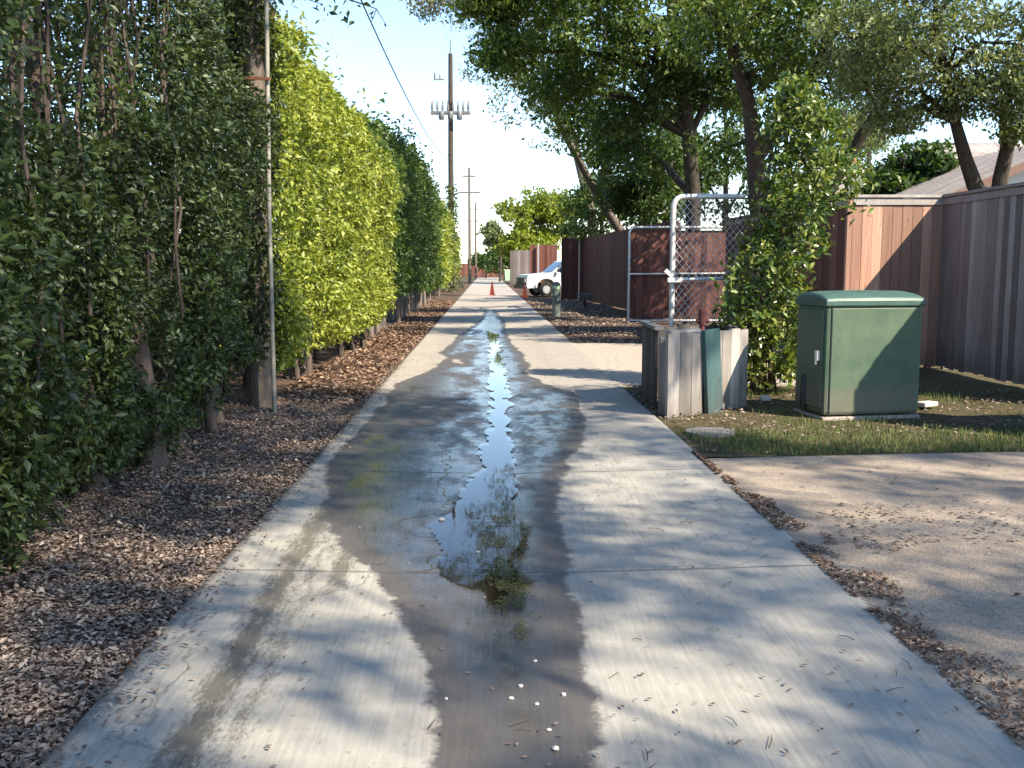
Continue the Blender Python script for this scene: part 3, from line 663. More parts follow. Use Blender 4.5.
# tall leafy bush by the green cabinet
root = empty("leafy_bush", (3.65, 12.2, 0), "tall glossy-leaved bush between the plank box and the green cabinet", "bush")
P = []; prof = [(0.25, 3.45, .55), (.6, 3.4, .62), (1.0, 3.42, .62), (1.5, 3.42, .58), (1.9, 3.62, .55), (2.3, 3.72, .6), (2.7, 3.82, .55), (3.1, 3.78, .45), (3.4, 3.68, .3), (3.6, 3.66, .15)]
for i in range(430):
    z = .15+3.5*rng.random(); cx = np.interp(z, [p[0] for p in prof], [p[1] for p in prof]); rr = np.interp(z, [p[0] for p in prof], [p[2] for p in prof])
    a = rng.random()*6.283; q = rr*(.3+.72*rng.random())*(.62+.85*float(noise2(np.array(z*1.7), np.array(a*1.2), 71, 2))); c = np.array([cx+q*math.cos(a), 12.1+q*math.sin(a), z])
    k = int(26*(.6+.8*rng.random())); P.append(c+unit(k)*(.2*rng.random(k))[:, None]*np.array([1, 1, 1.2]))
P = np.concatenate(P); leaves("foliage", P, .10, M['leaf_bush'], root, np.tile([[.1, -.25, .15]], (len(P), 1)), droop=.1)
mb = MB()
for i in range(7):
    x, y = 3.5+random.uniform(-.2, .2), 12.2+random.uniform(-.2, .2)
    mb.tube([(x, y, -.05), (x+random.uniform(-.2, .2), y, 1.2), (x+random.uniform(-.1, .5), y+random.uniform(-.2, .2), 2.3), (x+random.uniform(0, .6), y, 3.3)], [.035, .028, .018, .006], 6)
mb.build("stems", M['stem'], root)

# ------------------------------------------------------------------ poles and lines
root = empty("utility_pole", (-2.42, 10.7, 0), "near wooden utility pole half buried in the dark hedge", "pole")
mb = MB(); mb.tube([(-2.42, 10.7, -.1), (-2.42, 10.7, 1.5), (-2.4, 10.7, 5), (-2.38, 10.7, 11.2)], [.135, .125, .115, .10], 12, wob=.05); mb.build("pole", M['pole_wood'], root)
mb = MB(); mb.box((-2.38, 10.7, 10.6), (1.8, .1, .12)); mb.build("crossarm", M['pole_wood'], root)
# ivy up the pole
n = 15000; z = .5+rng.random(n)**.9*5.2; a = rng.random(n)*6.283; P = np.stack([-2.42+np.cos(a)*(.14+.16*rng.random(n)), 10.7+np.sin(a)*(.17+.12*rng.random(n)), z], 1)
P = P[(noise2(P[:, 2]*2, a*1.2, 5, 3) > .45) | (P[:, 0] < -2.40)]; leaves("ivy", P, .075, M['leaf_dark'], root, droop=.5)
root = empty("metal_pole", (-2.2, 10.35, 0), "thin weathered metal pole standing at the start of the sunlit hedge", "pole")
mb = MB(); mb.tube([(-2.21, 10.35, -.1), (-2.21, 10.35, 2), (-2.17, 10.35, 4.6), (-2.16, 10.35, 6.2)], [.024, .023, .022, .021], 9); mb.build("pole", M['pipe_old'], root)
mb = MB(); mb.bar((-2.72, 10.5, 3.42), (-2.15, 10.3, 3.36), .025, .03); mb.build("bracket", M['rust'], root)

root = empty("utility_pole", (-2.1, 60, 0), "tall dark utility pole with transformers above the far hedge", "pole")
mb = MB(); mb.tube([(-2.1, 60, -.1), (-2.1, 60, 8), (-2.08, 60, 13.8)], [.2, .165, .13], 10); mb.build("pole", M['bark_dark'], root)
for yy in (59.8, 60.2): mb = MB(); mb.box((-2.1, yy, 10.45), (2.3, .12, .14)); mb.build("crossarm", M['insulator'], root)
for i in range(8):
    x = -3.15+i*.3; mb = MB(); mb.tube([(x, 59.8, 10.52), (x, 59.8, 10.7), (x, 59.8, 10.85+.12*(i in (0, 7))), (x, 59.8, 11.12)], [.05, .085, .055, .03], 7); mb.build("insulator", M['insulator'], root)
for dx in (-.5, 0.02, .54):
    mb = MB(); mb.tube([(-2.1+dx, 59.55, 10.0), (-2.1+dx, 59.55, 10.05), (-2.1+dx, 59.55, 10.42), (-2.1+dx, 59.55, 10.48)], [.13, .17, .17, .12], 10); mb.build("transformer", M['trafo'], root)
n = 1500; z = rng.random(n)*6.3; a = rng.random(n)*6.283; w = .25+.5*(1-z/6.5)*rng.random(n); P = np.stack([-2.1+np.cos(a)*w, 60+np.sin(a)*w, z], 1); leaves('ivy', P, .2, M['leaf_mid'], root, droop=.5)
mb = MB(); mb.tube([(-2.08, 60, 13.8), (-2.08, 60, 14.6)], [.05, .03], 6); mb.build("pole_top_pin", M['insulator'], root)
mb = MB(); mb.box((-2.75, 60, 12.35), (.6, .08, .06)); mb.tube([(-3.0, 60, 12.3), (-3.0, 60, 12.7)], .06, 6); mb.tube([(-2.7, 60, 12.3), (-2.7, 60, 12.6)], .05, 6); mb.build("side_bracket", M['insulator'], root)
for px_, ytop, Y, lab in [(470, 170, 95, "slender far utility pole just right of the transformer pole"), (476, 204, 128, "small farthest utility pole down the alley, shortest in the row")]:
    x, _, z = px(px_, ytop, Y); root = empty("utility_pole", (x, Y, 0), lab, "pole")
    mb = MB(); mb.tube([(x, Y, -.1), (x, Y, z)], [.16, .11], 8); mb.build("pole", M['pole_wood'], root)
    for dz, ww in ((2.3, 2.0), (.8, 1.2)): mb = MB(); mb.box((x, Y, z-dz), (ww, .14, .14)); mb.build("crossarm", M['pole_wood'], root)
def cable(name, a, b, sag, r, label):
    pts = []
    for i in range(25):
        f = i/24; p = Vector(a).lerp(Vector(b), f); p.z -= sag*4*f*(1-f); pts.append(p)
    mb = MB(); mb.tube(pts, r, 6); tag(mb.build(name, M['wire'], origin=tuple(a)), label, "cable")
cable("power_line", (-2.42, 10.6, 6.9), (-2.1, 59.8, 7.7), .9, .016, "thick dark cable sloping down to the transformer pole against the sky")
cable("power_line", (-2.05, 10.7, 11.0), (-2.08, 59.9, 14.4), .8, .008, "thin upper wire running to the tip of the transformer pole")
cable("power_line", (-3.0, 59.9, 11.2), (px(470, 190, 95)[0]-.8, 95, 8.2), .6, .012, "wire leading from the transformer pole to the slender far pole")

# ------------------------------------------------------------------ fences
def fence(label, a, b, h, mat, bw=.14, cap=None, posts=(), face=-1, kick=False, rails=3, side=None, post_mat=None, post_h=0):
    a = Vector((a[0], a[1], 0)); b = Vector((b[0], b[1], 0)); L = (b-a).length; d = (b-a)/L; nrm = Vector((-d.y, d.x, 0))*face
    rz = math.atan2(d.y, d.x); root = empty("wooden_fence", tuple((a+b)/2), label, "fence", None)
    n = int(L/bw); w = L/n; pk = MB()
    for i in range(n):
        p = a+d*(w*(i+.5)); dz = random.uniform(-.016, .016); t = random.uniform(-.004, .004)
        pk.box(p+nrm*(.012+t)+Vector((0, 0, .02+(h-.02)/2+dz)), (w+(.003 if mat in (M['fence_brown'], M['fence_far']) else -.004-random.random()*.006), .019, h-.02), rz, 0, 0)
    pk.build("pickets", mat, root)
    for z in ([.3, h*.5, h-.25] if rails == 3 else [.3, h-.3]):
        r = MB(); r.bar(a-nrm*.025+Vector((0, 0, z)), b-nrm*.025+Vector((0, 0, z)), .04, .09); r.build("rail", mat, root)
    k = max(1, int(L/2.4))
    for i in range(k+1):
        p = a+d*min(max(L*i/k, .07), L-.07)-nrm*.09; m = MB(); m.box(p+Vector((0, 0, h/2-.05)), (.09, .085, h-.02), rz); m.build("post", mat, root)
    if cap:
        c = MB(); c.bar(a+Vector((0, 0, h+.022))-nrm*.005, b+Vector((0, 0, h+.022))-nrm*.005, .14, .04); c.bar(a+nrm*.034+Vector((0, 0, h-.06)), b+nrm*.034+Vector((0, 0, h-.06)), .02, .09); c.build("cap_rail", cap, root)
    if kick:
        c = MB(); c.bar(a+nrm*.036+Vector((0, 0, .1)), b+nrm*.036+Vector((0, 0, .1)), .02, .14); c.build("kickboard", mat, root)
    return root, a, d, nrm
FX, FY, FH = 6.8, 14.9, 2.52
fence("grey weathered board fence in shade along the right edge", (FX, 10.3), (FX, FY), FH, M['fence_grey'], .145, cap=M['fence_grey'], face=1)
fence("short sunlit cedar fence panel cut by a diagonal shadow", (5.42, FY), (FX-.03, FY), FH, M['fence_cedar'], .14, cap=M['plank_white'], face=-1)
mb = MB(); 
rt, a, d_, n_ = fence("dark fence run going back from the sunlit panel behind the bush", (5.40, FY+.03), (5.40, 22.6), FH, M['fence_brown'], .14, cap=M['fence_grey'], face=1)
mb.box((5.37, FY-.02, FH/2), (.07, .07, FH)); mb.build("corner_trim", M['fence_cedar'], rt)
fence("unseen fence added along the driveway edge to shade the cabinet", (5.45, 8.3), (8.6, 8.3), FH, M['fence_grey'], .145, face=-1)  # out of view, added with its return to cast the cabinet's shadow
fence("short unseen fence return added to throw the diagonal shadow on the cabinet", (5.45, 8.33), (5.45, 9.45), FH, M['fence_grey'], .145, face=1)  # unseen end whose edges shape the diagonal shadow on the cabinet front
fence("plain dark fence added behind the hedge to darken its gaps", (-4.6, 1), (-4.6, 22), 2.0, M['fence_brown'], .15, face=1)  # added backing that keeps the hedge gaps dark
fence("long dark brown fence left of the wood-filled gate", (4.40, 46.0), (5.35, 28.5), 2.82, M['fence_brown'], .15, face=-1)
r2, a, d_, n_ = fence("dark brown fence end hiding the white pickup", (3.42, 46.2), (4.40, 46.05), 2.82, M['fence_brown'], .15, face=-1)
mb = MB(); mb.tube([(4.22, 45.9, -.1), (4.22, 45.9, 2.75)], .035, 8); mb.build("steel_post", M['steel'], r2)
r3, a, d_, n_ = fence("far reddish fence behind the white pickup", (2.65, 62), (4.3, 61.6), 2.85, M['fence_far'], .15, face=-1)
for x in (3.15, 4.2):
    mb = MB(); mb.box((x, 61.7, 1.45), (.09, .09, 2.85)); mb.build("steel_post", M['steel'], r3)
fence("far grey fence beyond the reddish one", (1.75, 76), (3.3, 75.6), 2.75, M['fence_grey'], .18, face=-1)
fence("low dark fence across the very end of the alley", (-6, 146), (14, 146), 2.0, M['fence_far'], .4, face=-1)

# swing gate, pipe frame filled with boards
GY = 24.0
root = empty("wood_filled_gate", (4.7, GY, 0), "pipe-framed gate filled with dark red-brown boards behind the plank box", "gate")
def frame_path(x0, x1, z0, z1, y, r):
    pts = [(x0, y, z0)]
    pts += [(x0, y, z1-r)] + [(x0+r-r*math.cos(a), y, z1-r+r*math.sin(a)) for a in np.linspace(.2, math.pi/2, 5)]
    pts += [(x1-r, y, z1)] + [(x1-r+r*math.sin(a), y, z1-r+r*math.cos(a)) for a in np.linspace(.2, math.pi/2, 5)] + [(x1, y, z0)]
    return pts
gx0, gx1 = 3.40, 6.05
mb = MB(); mb.tube(frame_path(gx0, gx1, .22, 2.44, GY, .14), .032, 8); mb.tube([(gx0, GY, .22), (gx1, GY, .22)], .03, 8); mb.build("frame", M['steel'], root)
mb = MB(); mb.tube([(gx0, GY, 1.33), (gx1, GY, 1.35)], .028, 8); mb.build("cross_rail", M['steel'], root)
mb = MB()
for i in range(18):
    mb.box((gx0+.12+.14*i, GY+.06, 1.32), (.136, .02, 2.1))
mb.build("boards", M['fence_brown'], root)
mb = MB(); mb.tube([(gx1+.12, GY, -.1), (gx1+.12, GY, 2.5)], .05, 8); mb.build("hinge_post", M['steel'], root)

# chain-link panel
CY = 12.7
root = empty("chain_link_panel", (2.75, CY, 0), "galvanised chain-link panel with rounded corner standing behind the plank box", "fence")
cx0, cx1 = 2.35, 2.95
mb = MB(); mb.tube([(cx0, CY, -.1), (cx0, CY, 2.25)] + [(cx0+.13-.13*math.cos(a), CY, 2.25+.13*math.sin(a)) for a in np.linspace(.3, math.pi/2, 5)] + [(cx1, CY, 2.38), (cx1+.3, CY, 2.38)], .035, 10); mb.build("frame", M['steel_white'], root)
mb = MB(); mb.tube([(cx0, CY-.02, 1.34), (cx1+.3, CY-.02, 1.36)], .026, 8); mb.build("cross_rail", M['steel'], root)
mb = MB(); z0, z1, w = .35, 2.34, cx1+.3-cx0; stp = .085
for sgn in (1, -1):
    for i in range(-40, 40):
        # diagonal wire x = xo + sgn*(z-z0)*.85 clipped to the panel
        xo = i*stp; za, zb = z0, z1; k = .85*sgn
        ta = (0-xo)/k; tb = (w-xo)/k; lo, hi = sorted((ta, tb)); lo = max(lo, 0); hi = min(hi, z1-z0)
        if hi-lo > .03: 
            y = CY+.006*sgn; mb.tube([(cx0+xo+k*lo, y, z0+lo), (cx0+xo+k*hi, y, z0+hi)], .0042, 4, cap=False)
mb.build("wire_mesh", M['steel'], root)
mb = MB(); mb.box((cx0-.05, CY-.05, 1.42), (.13, .03, .05), 0, 0, .7); mb.box((cx0+.02, CY-.06, 1.34), (.18, .07, .06)); mb.build("latch", M['steel_white'], root)
# strip of dense dead vine hanging in the mesh top
n = 650; P = np.stack([cx0+.35+rng.random(n)*.75, np.full(n, CY)+rng.normal(0, .03, n), 2.34-np.abs(rng.normal(0, .16, n))], 1)
leaves("dry_vine", P, .06, M['leaf_olive'], root, droop=.6)

# plank box
root = empty("plank_box", (2.3, 10.7, 0), "open weathered box of upright planks beside the alley edge", "box")
A = Vector((1.80, 9.95, 0)); B = Vector((2.84, 10.85, 0)); D = Vector((1.83, 11.65, 0)); E = Vector((2.87, 12.2, 0))
def wall_planks(name, a, b, h, mat, n, th=.03, z0=-.03, jit=.02, lean=0):
    d = (b-a); L = d.length; d.normalize(); rz = math.atan2(d.y, d.x); mb = MB(); w = L/n
    for i in range(n):
        p = a+d*(w*(i+.5)); hh = h+random.uniform(-jit, jit); mb.box(p+Vector((0, 0, z0+hh/2)), (w-.006, th, hh), rz+random.uniform(-.01, .01), 0, lean+random.uniform(-.006, .006))
    return mb.build(name, mat, root)
wall_planks("front_panel", A, A.lerp(B, .42), .86, M['plank_white'], 3, .035, jit=.012)
wall_planks("front_panel", A.lerp(B, .55), B, .86, M['plank_white'], 4, .035, jit=.012)
wall_planks("side_panel", D, D.lerp(A, .60), .86, M['plank_dark'], 6, .03)
wall_planks("side_panel", D.lerp(A, .80), D.lerp(A, .86), .80, M['plank_white'], 1, .05)
wall_planks("side_panel", B, E, .84, M['plank_dark'], 8, .03)
wall_planks("back_panel", D, E, .84, M['plank_dark'], 7, .03)
mb = MB(); mb.bar(D+Vector((0, 0, .86)), A.lerp(D, .3)+Vector((0, 0, .86)), .1, .035); mb.bar(A+Vector((.02, .04, .85)), A.lerp(B, .36)+Vector((.02, .04, .85)), .06, .03); mb.build("top_board", M['plank_white'], root)
c = A.lerp(B, .5)+Vector((.03, -.07, 0)); rz = math.atan2(B.y-A.y, B.x-A.x)
mb = MB(); mb.box(c+Vector((0, 0, .40)), (.21, .06, .92), rz*.75, 0, -.085)
tag(mb.build("plank", M['plank_teal'], origin=tuple(c), bevel=.006), "faded teal plank leaning upright against the front of the plank box", "plank")
# red standpipe inside the box
root = empty("standpipe", (2.42, 11.2, 0), "faded red standpipe poking out of the plank box", "pipe")
mb = MB(); mb.tube([(2.42, 11.2, -.05), (2.42, 11.2, .92)], .03, 10); mb.build("pipe", M['red'], root)
mb = MB(); mb.tube([(2.42, 11.2, .86), (2.42, 11.2, 1.0), (2.42, 11.2, 1.03), (2.42, 11.2, 1.05)], [.045, .045, .04, .02], 10); mb.tube([(2.35, 11.2, .9), (2.49, 11.2, .9)], .025, 8); mb.build("cap", M['red'], root)

# green utility cabinet
root = empty("utility_cabinet", (3.36, 9.82, 0), "dull green metal utility cabinet with a domed lid on the grass", "cabinet", rz=R(9))
CW, CD, CH = 1.05, .64, 1.10
mb = MB(); mb.box((CW/2, CD/2, CH/2+.02), (CW, CD, CH)); mb.build("body", M['cabinet'], root, local=True, bevel=.035)
mb = MB()
prof = [(-.018, CH+.0), (-.018, CH+.055), (.0, CH+.085), (.12, CH+.12), (CD*.55, CH+.145), (CD-.1, CH+.13), (CD+.01, CH+.085), (CD+.018, CH+.05), (CD+.018, CH)]
n = len(prof)
ring = []
for x, s in ((-.018, .75), (.0, .95), (.10, 1.0), (CW*.5, 1.06), (CW-.10, 1.0), (CW+.0, .95), (CW+.018, .75)):
    ring.append([(x, y, CH+.012+(z-CH)*(s if z > CH+.06 else 1)) for y, z in prof])
vs = [v for r in ring for v in r]; m = len(ring)
fs = [(i*n+j, (i+1)*n+j, (i+1)*n+(j+1) % n, i*n+(j+1) % n) for i in range(m-1) for j in range(n)] + [tuple(range(n)), tuple(range(m*n-1, (m-1)*n-1, -1))]
mb.add(vs, fs); mb.build("lid", M['lid'], root, local=True, bevel=.012)
mb = MB(); mb.box((-.008, CD/2, CH/2+.03), (.02, CD-.09, CH-.12)); d0 = mb.build("door", M['cabinet'], root, local=True, bevel=.008)
mb = MB(); mb.box((-.035, .10, .62), (.035, .05, .10)); mb.tube([(-.05, .10, .60), (-.05, .10, .53)], .014, 8); mb.build("lock", M['steel'], d0, local=True)
mb = MB(); mb.box((.055, -.004, CH/2+.02), (.012, .012, CH-.03)); mb.build("seam_strip", M['black'], root, local=True)
mb = MB(); mb.tube([(-.022, CD*.62, .06), (-.022, CD*.62, .36), (-.022, CD*.62, .40)], [.035, .035, .012], 8); mb.build("dark_slot", M['black'], root, local=True)  # dark upright slot low on the left side
mb = MB(); mb.box((CW/2, CD/2, -.035), (CW+.02, CD+.02, .08)); mb.build("base_pad", M['pad'], root, local=True, bevel=.01)

# in-ground meter lid by the alley and loose bits
mb = MB(); mb.tube([(2.05, 9.05, -.05), (2.05, 9.05, .002)], [.23, .225], 20); o = mb.build("meter_lid", M['pad_dark'], origin=(2.05, 9.05, 0)); tag(o, "round pale concrete meter lid flush with grass by the alley", "lid")
mb = MB(); mb.box((4.75, 10.6, .03), (.22, .13, .05), .5); tag(mb.build("brick", M['stone'], origin=(4.75, 10.6, 0), bevel=.01), "pale loose brick lying right of the green cabinet", "brick")
mb = MB(); mb.box((3.13, 11.1, .03), (.12, .08, .06), .2); tag(mb.build("stone", M['stone'], origin=(3.13, 11.1, 0), bevel=.02), "small pale stone at the foot of the leafy bush", "stone")

# white pebbles on the wet concrete
import bmesh
def pebble(x, y, s):
    me = bpy.data.meshes.new("pebble"); bm = bmesh.new(); bmesh.ops.create_icosphere(bm, subdivisions=2, radius=s)
    for v in bm.verts: v.co = Vector((v.co.x*random.uniform(.85, 1.3), v.co.y*random.uniform(.8, 1.1), v.co.z*.6+random.uniform(-.1, .1)*s))
    bm.to_mesh(me); bm.free(); me.materials.append(M['stone']); o = bpy.data.objects.new("pebble", me); COL.objects.link(o)
    o.location = (x, y, float(vee(np.array(x)))+s*.45); o.rotation_euler[2] = random.random()*6
    return tag(o, "small white pebble on the damp middle of the alley", "pebble", "white pebbles on the damp concrete")
for X_, Y_, s in [(536, 666, .011), (521, 693, .014), (511, 706, .013), (566, 703, .013), (538, 712, .011), (551, 740, .010), (558, 761, .016), (443, 707, .010), (440, 520, .026), (477, 553, .016)]:
    Y = 1500/(Y_-267); s *= .75; pebble((X_-487)/1000*Y, Y, s)

# ------------------------------------------------------------------ pickup, cones, bins, posts far down
root = empty("pickup_truck", (2.0, 50.6, 0), "white pickup nosing out into the alley from behind the fence", "pickup", rz=R(14))
W = 1.95
side = [(0.02, .42), (0.0, .60), (.03, .95), (.12, 1.10), (1.25, 1.20), (1.45, 1.21), (4.9, 1.18), (4.95, .75), (4.9, .5), (4.25, .5), (4.2, .72), (4.0, .88), (3.75, .93), (3.5, .88), (3.3, .72), (3.25, .48), (1.55, .45), (1.5, .7), (1.3, .88), (1.05, .93), (.8, .88), (.6, .7), (.55, .45)]
mb = MB()
m2 = len(side)
import mathutils
tri = mathutils.geometry.tessellate_polygon([[Vector((x, z, 0)) for x, z in side]])
vs = [(x, 0, z) for x, z in side] + [(x, W, z) for x, z in side]
fs = [tuple(t) for t in tri] + [tuple(i+m2 for i in reversed(t)) for t in tri] + [(i, i+m2, (i+1) % m2+m2, (i+1) % m2) for i in range(m2)]
mb.add(vs, fs); mb.build("body", M['white_paint'], root, local=True)
mb = MB(); pr = [(1.35, 1.20), (2.05, 1.80), (3.0, 1.84), (3.25, 1.75), (3.35, 1.19)]
vs = [(x, .06+(.16 if z > 1.5 else 0), z) for x, z in pr] + [(x, W-.06-(.16 if z > 1.5 else 0), z) for x, z in pr]; k = len(pr)
mb.add(vs, [tuple(range(k)), tuple(range(2*k-1, k-1, -1))]+[(i, i+k, (i+1) % k+k, (i+1) % k) for i in range(k)]); mb.build("cab", M['white_paint'], root, local=True)
mb = MB(); mb.add([(1.42, .16, 1.245), (1.42, W-.16, 1.245), (2.0, W-.28, 1.745), (2.0, .28, 1.745)], [(0, 1, 2, 3)]); 
for v in range(len(mb.v)): mb.v[v] = (mb.v[v][0]-.02, mb.v[v][1], mb.v[v][2]+.02)
mb.build("windshield", M['glass'], root, local=True)
for yy in (.02, W-.02):
    s_ = 1 if yy < 1 else -1
    mb = MB(); mb.add([(1.65, yy+s_*.035, 1.25), (2.3, yy+s_*.035, 1.25), (2.3, yy+s_*.17, 1.72), (2.1, yy+s_*.17, 1.72)], [(0, 1, 2, 3)]); mb.add([(2.38, yy+s_*.035, 1.25), (3.2, yy+s_*.035, 1.25), (3.1, yy+s_*.17, 1.72), (2.38, yy+s_*.17, 1.72)], [(0, 1, 2, 3)]); mb.build("side_window", M['glass'], root, local=True)
    mb = MB(); mb.box((1.62, yy-s_*.16, 1.32), (.1, .2, .16)); mb.build("mirror", M['black'], root, local=True)
mb = MB(); mb.box((-.02, W/2, .76), (.06, 1.75, .40)); mb.build("grille", M['black'], root, local=True)
mb = MB(); mb.box((-.06, W/2, .50), (.16, W, .2)); mb.build("bumper", M['black'], root, local=True, bevel=.03)
for yy in (.2, W-.2):
    mb = MB(); mb.box((-.025, yy, .82), (.06, .26, .18)); mb.build("headlight", M['steel'], root, local=True)
for wx in (1.05, 3.75):
    for wy in (.12, W-.12):
        mb = MB(); mb.tube([(wx, wy-.12, .37), (wx, wy-.10, .37), (wx, wy+.10, .37), (wx, wy+.12, .37)], [.33, .37, .37, .33], 20); tyre = mb.build("wheel", M['rubber'], root, local=True)
        mb = MB(); mb.tube([(wx, wy-.13, .37), (wx, wy+.13, .37)], .2, 14); mb.build("rim", M['steel'], tyre, local=True)

def cone(x, y, h, label):
    root = empty("traffic_cone", (x, y, 0), label, "cone", "orange traffic cones")
    mb = MB(); mb.box((x, y, .015), (.36, .36, .03)); mb.build("base", M['orange'], root)
    mb = MB(); mb.tube([(x, y, .03), (x, y, h)], [.14, .03], 14); mb.build("body", M['orange'], root)
    mb = MB(); mb.tube([(x, y, h*.55), (x, y, h*.7)], [.084, .066], 14, cap=False); mb.build("collar", M['orange'], root)
cone(.28, 54, .72, "orange traffic cone standing alone in the middle of the alley")
cone(1.85, 49.0, .6, "orange traffic cone beside the pickup's front bumper")

for x, y, s, lab in [(2.2, 108, 1.0, "taller pale green wheeled bin at the far end of the alley"), (2.75, 108.5, .75, "shorter pale green wheeled bin beside the taller one")]:
    root = empty("wheeled_bin", (x, y, 0), lab, "bin", "bins far down the alley")
    mb = MB(); w = .3*s; mb.add([(x-w*.8, y-w*.8, .05), (x+w*.8, y-w*.8, .05), (x+w*.8, y+w*.8, .05), (x-w*.8, y+w*.8, .05), (x-w, y-w, 1.15*s), (x+w, y-w, 1.15*s), (x+w, y+w, 1.15*s), (x-w, y+w, 1.15*s)], ((0,3,2,1),(4,5,6,7),(0,1,5,4),(1,2,6,5),(2,3,7,6),(3,0,4,7))); mb.build("body", M['bin_green'], root)
    mb = MB(); mb.box((x, y, 1.19*s), (w*2.2, w*2.2, .08)); mb.build("lid", M['siding'], root)
    for k in (-1, 1):
        mb = MB(); mb.tube([(x+k*w*.8-.03, y+w*.6, .1), (x+k*w*.8+.03, y+w*.6, .1)], .1, 10); mb.build("wheel", M['rubber'], root)

root = empty("bollard", (2.15, 31, 0), "squat dark grey-green post at the alley edge before the pickup", "bollard")
mb = MB(); mb.tube([(2.15, 31, -.1), (2.15, 31, .95), (2.15, 31, 1.02), (2.15, 31, 1.05)], [.13, .125, .1, .04], 12); mb.build("post", M['bollard'], root)
mb = MB(); mb.tube([(2.15, 31, .84), (2.15, 31, .93)], .135, 12); mb.build("band", M['bin_green'], root)
root = empty("valve_marker", (3.75, 38.5, 0), "small dark box on a short post before the brown fence", "marker")
mb = MB(); mb.tube([(3.75, 38.5, -.05), (3.75, 38.5, .25)], .06, 8); mb.build("post", M['black'], root)
mb = MB(); mb.box((3.75, 38.5, .38), (.5, .3, .22), .1); mb.build("box", M['bollard'], root, bevel=.03)

# ------------------------------------------------------------------ house and garage behind the fence
root = empty("house", (15, 31, 0), "brick house with a broad tan shingle roof behind the twin-trunk tree", "house")
mb = MB(); mb.box((15.6, 31.5, 1.4), (9.6, 8.4, 2.9)); mb.build("wall", M['brick_tan'], root)
mb = MB(); x0, x1, y0, y1, e, rg = 10.4, 20.8, 26.8, 36.2, 2.85, 5.35
vs = [(x0, y0, e), (x1, y0, e), (x1, y1, e), (x0, y1, e), (x0+3.2, 31.5, rg), (x1-3.2, 31.5, rg)]
mb.add(vs, [(0, 1, 5, 4), (1, 2, 5), (2, 3, 4, 5), (3, 0, 4), (3, 2, 1, 0)]); rf = mb.build("roof", M['shingle'], root)
mb = MB(); mb.bar((x0-.02, y0-.02, e-.06), (x1, y0-.02, e-.06), .04, .18); mb.build("fascia", M['trim'], root)
for wx in (12.5, 15.5):
    mb = MB(); mb.box((wx, 27.28, 1.5), (1.2, .06, 1.3)); w_ = mb.build("window", M['siding'], root); mb = MB(); mb.box((wx, 27.24, 1.5), (1.05, .03, 1.15)); mb.build("pane", M['glass'], w_)
root = empty("house", (11, 38, 0), "lower tan roofed house wing with orange chimney left of the broad roof", "house")
mb = MB(); mb.box((14.5, 42, 1.4), (6, 6, 2.9)); mb.build("wall", M['brick_tan'], root)
mb = MB(); x0, x1, y0, y1, e, rg = 11.2, 18, 38.6, 45.4, 2.9, 5.75
mb.add([(x0, y0, e), (x1, y0, e), (x1, y1, e), (x0, y1, e), (x0+2.4, 42, rg), (x1-2.4, 42, rg)], [(0, 1, 5, 4), (1, 2, 5), (2, 3, 4, 5), (3, 0, 4), (3, 2, 1, 0)]); rf = mb.build("roof", M['shingle'], root)
mb = MB(); mb.box((15.0, 42.6, 5.3), (.9, .8, 1.6)); mb.build("chimney", M['chimney'], rf)
root = empty("garage", (12.3, 22, 0), "white-sided garage gable just above the grey fence at far right", "garage")
mb = MB(); gx = [(9.75, 0), (14.85, 0), (14.85, 3.02), (12.3, 4.12), (9.75, 3.02)]
mb.prism([(x, z) for x, z in gx], 20.6, 25.5); mb.build("wall", M['siding'], root)
mb = MB()
for s in (-1, 1):
    mb.add([(12.3, 20.2, 4.26), (12.3+s*2.95, 20.2, 2.98), (12.3+s*2.95, 25.8, 2.98), (12.3, 25.8, 4.26), (12.3, 20.2, 4.16), (12.3+s*2.95, 20.2, 2.88), (12.3+s*2.95, 25.8, 2.88), (12.3, 25.8, 4.16)], [(0, 1, 2, 3), (7, 6, 5, 4), (0, 4, 5, 1), (1, 5, 6, 2), (2, 6, 7, 3)])
mb.build("roof", M['shingle'], root)
mb = MB()
for s in (-1, 1): mb.bar((12.3, 20.17, 4.17), (12.3+s*2.95, 20.17, 2.89), .04, .16)
mb.build("bargeboard", M['trim'], root)

# ------------------------------------------------------------------ leaf litter, grass and debris
n = 95000; y = 2.2+rng.random(n)**1.35*9.5; x = XL-.0-rng.random(n)*2.0
z = -.012+.05*sstep(-1.6, -3.2, x)+.012*rng.random(n)
keep = (x < XL-.05+.09*noise2(y*3, y*0, 8)) ; P = np.stack([x, y, z], 1)[keep]
rv = rng.random(len(P))*.75+.35*(noise2(P[:, 0]*1.5, P[:, 1]*1.5, 15, 3)-.35)
tag(flat_bits("leaf_litter", P, .026, M['litter'], .85, .45, rnd=rv), "brown dry leaves carpeting the hedge foot", "leaf litter", kind='stuff')
n = 16000; y = 11+rng.random(n)*34; x = XL-.03-rng.random(n)*1.1; P = np.stack([x, y, -.008+.04*sstep(-1.6, -3.2, x)+.02*rng.random(n)], 1)
tag(flat_bits("leaf_litter", P, .065, M['litter_red'], 1.0), "reddish dry leaves along the foot of the sunlit hedge", "leaf litter", kind='stuff')
n = 2600; y = 2.3+rng.random(n)**1.3*14; x = XL-.06+np.abs(rng.normal(0, .10, n))*(.3+1.4*noise2(y*2, y*0, 29, 3)); P = np.stack([x, y, vee(x)+.008+.01*rng.random(n)], 1)
tag(flat_bits("fallen_leaves", P, .028, M['litter'], .8, .42, rnd=rng.random(len(P))*.7), "dry leaves spilling onto the slab's left edge", "leaf litter", kind='stuff')
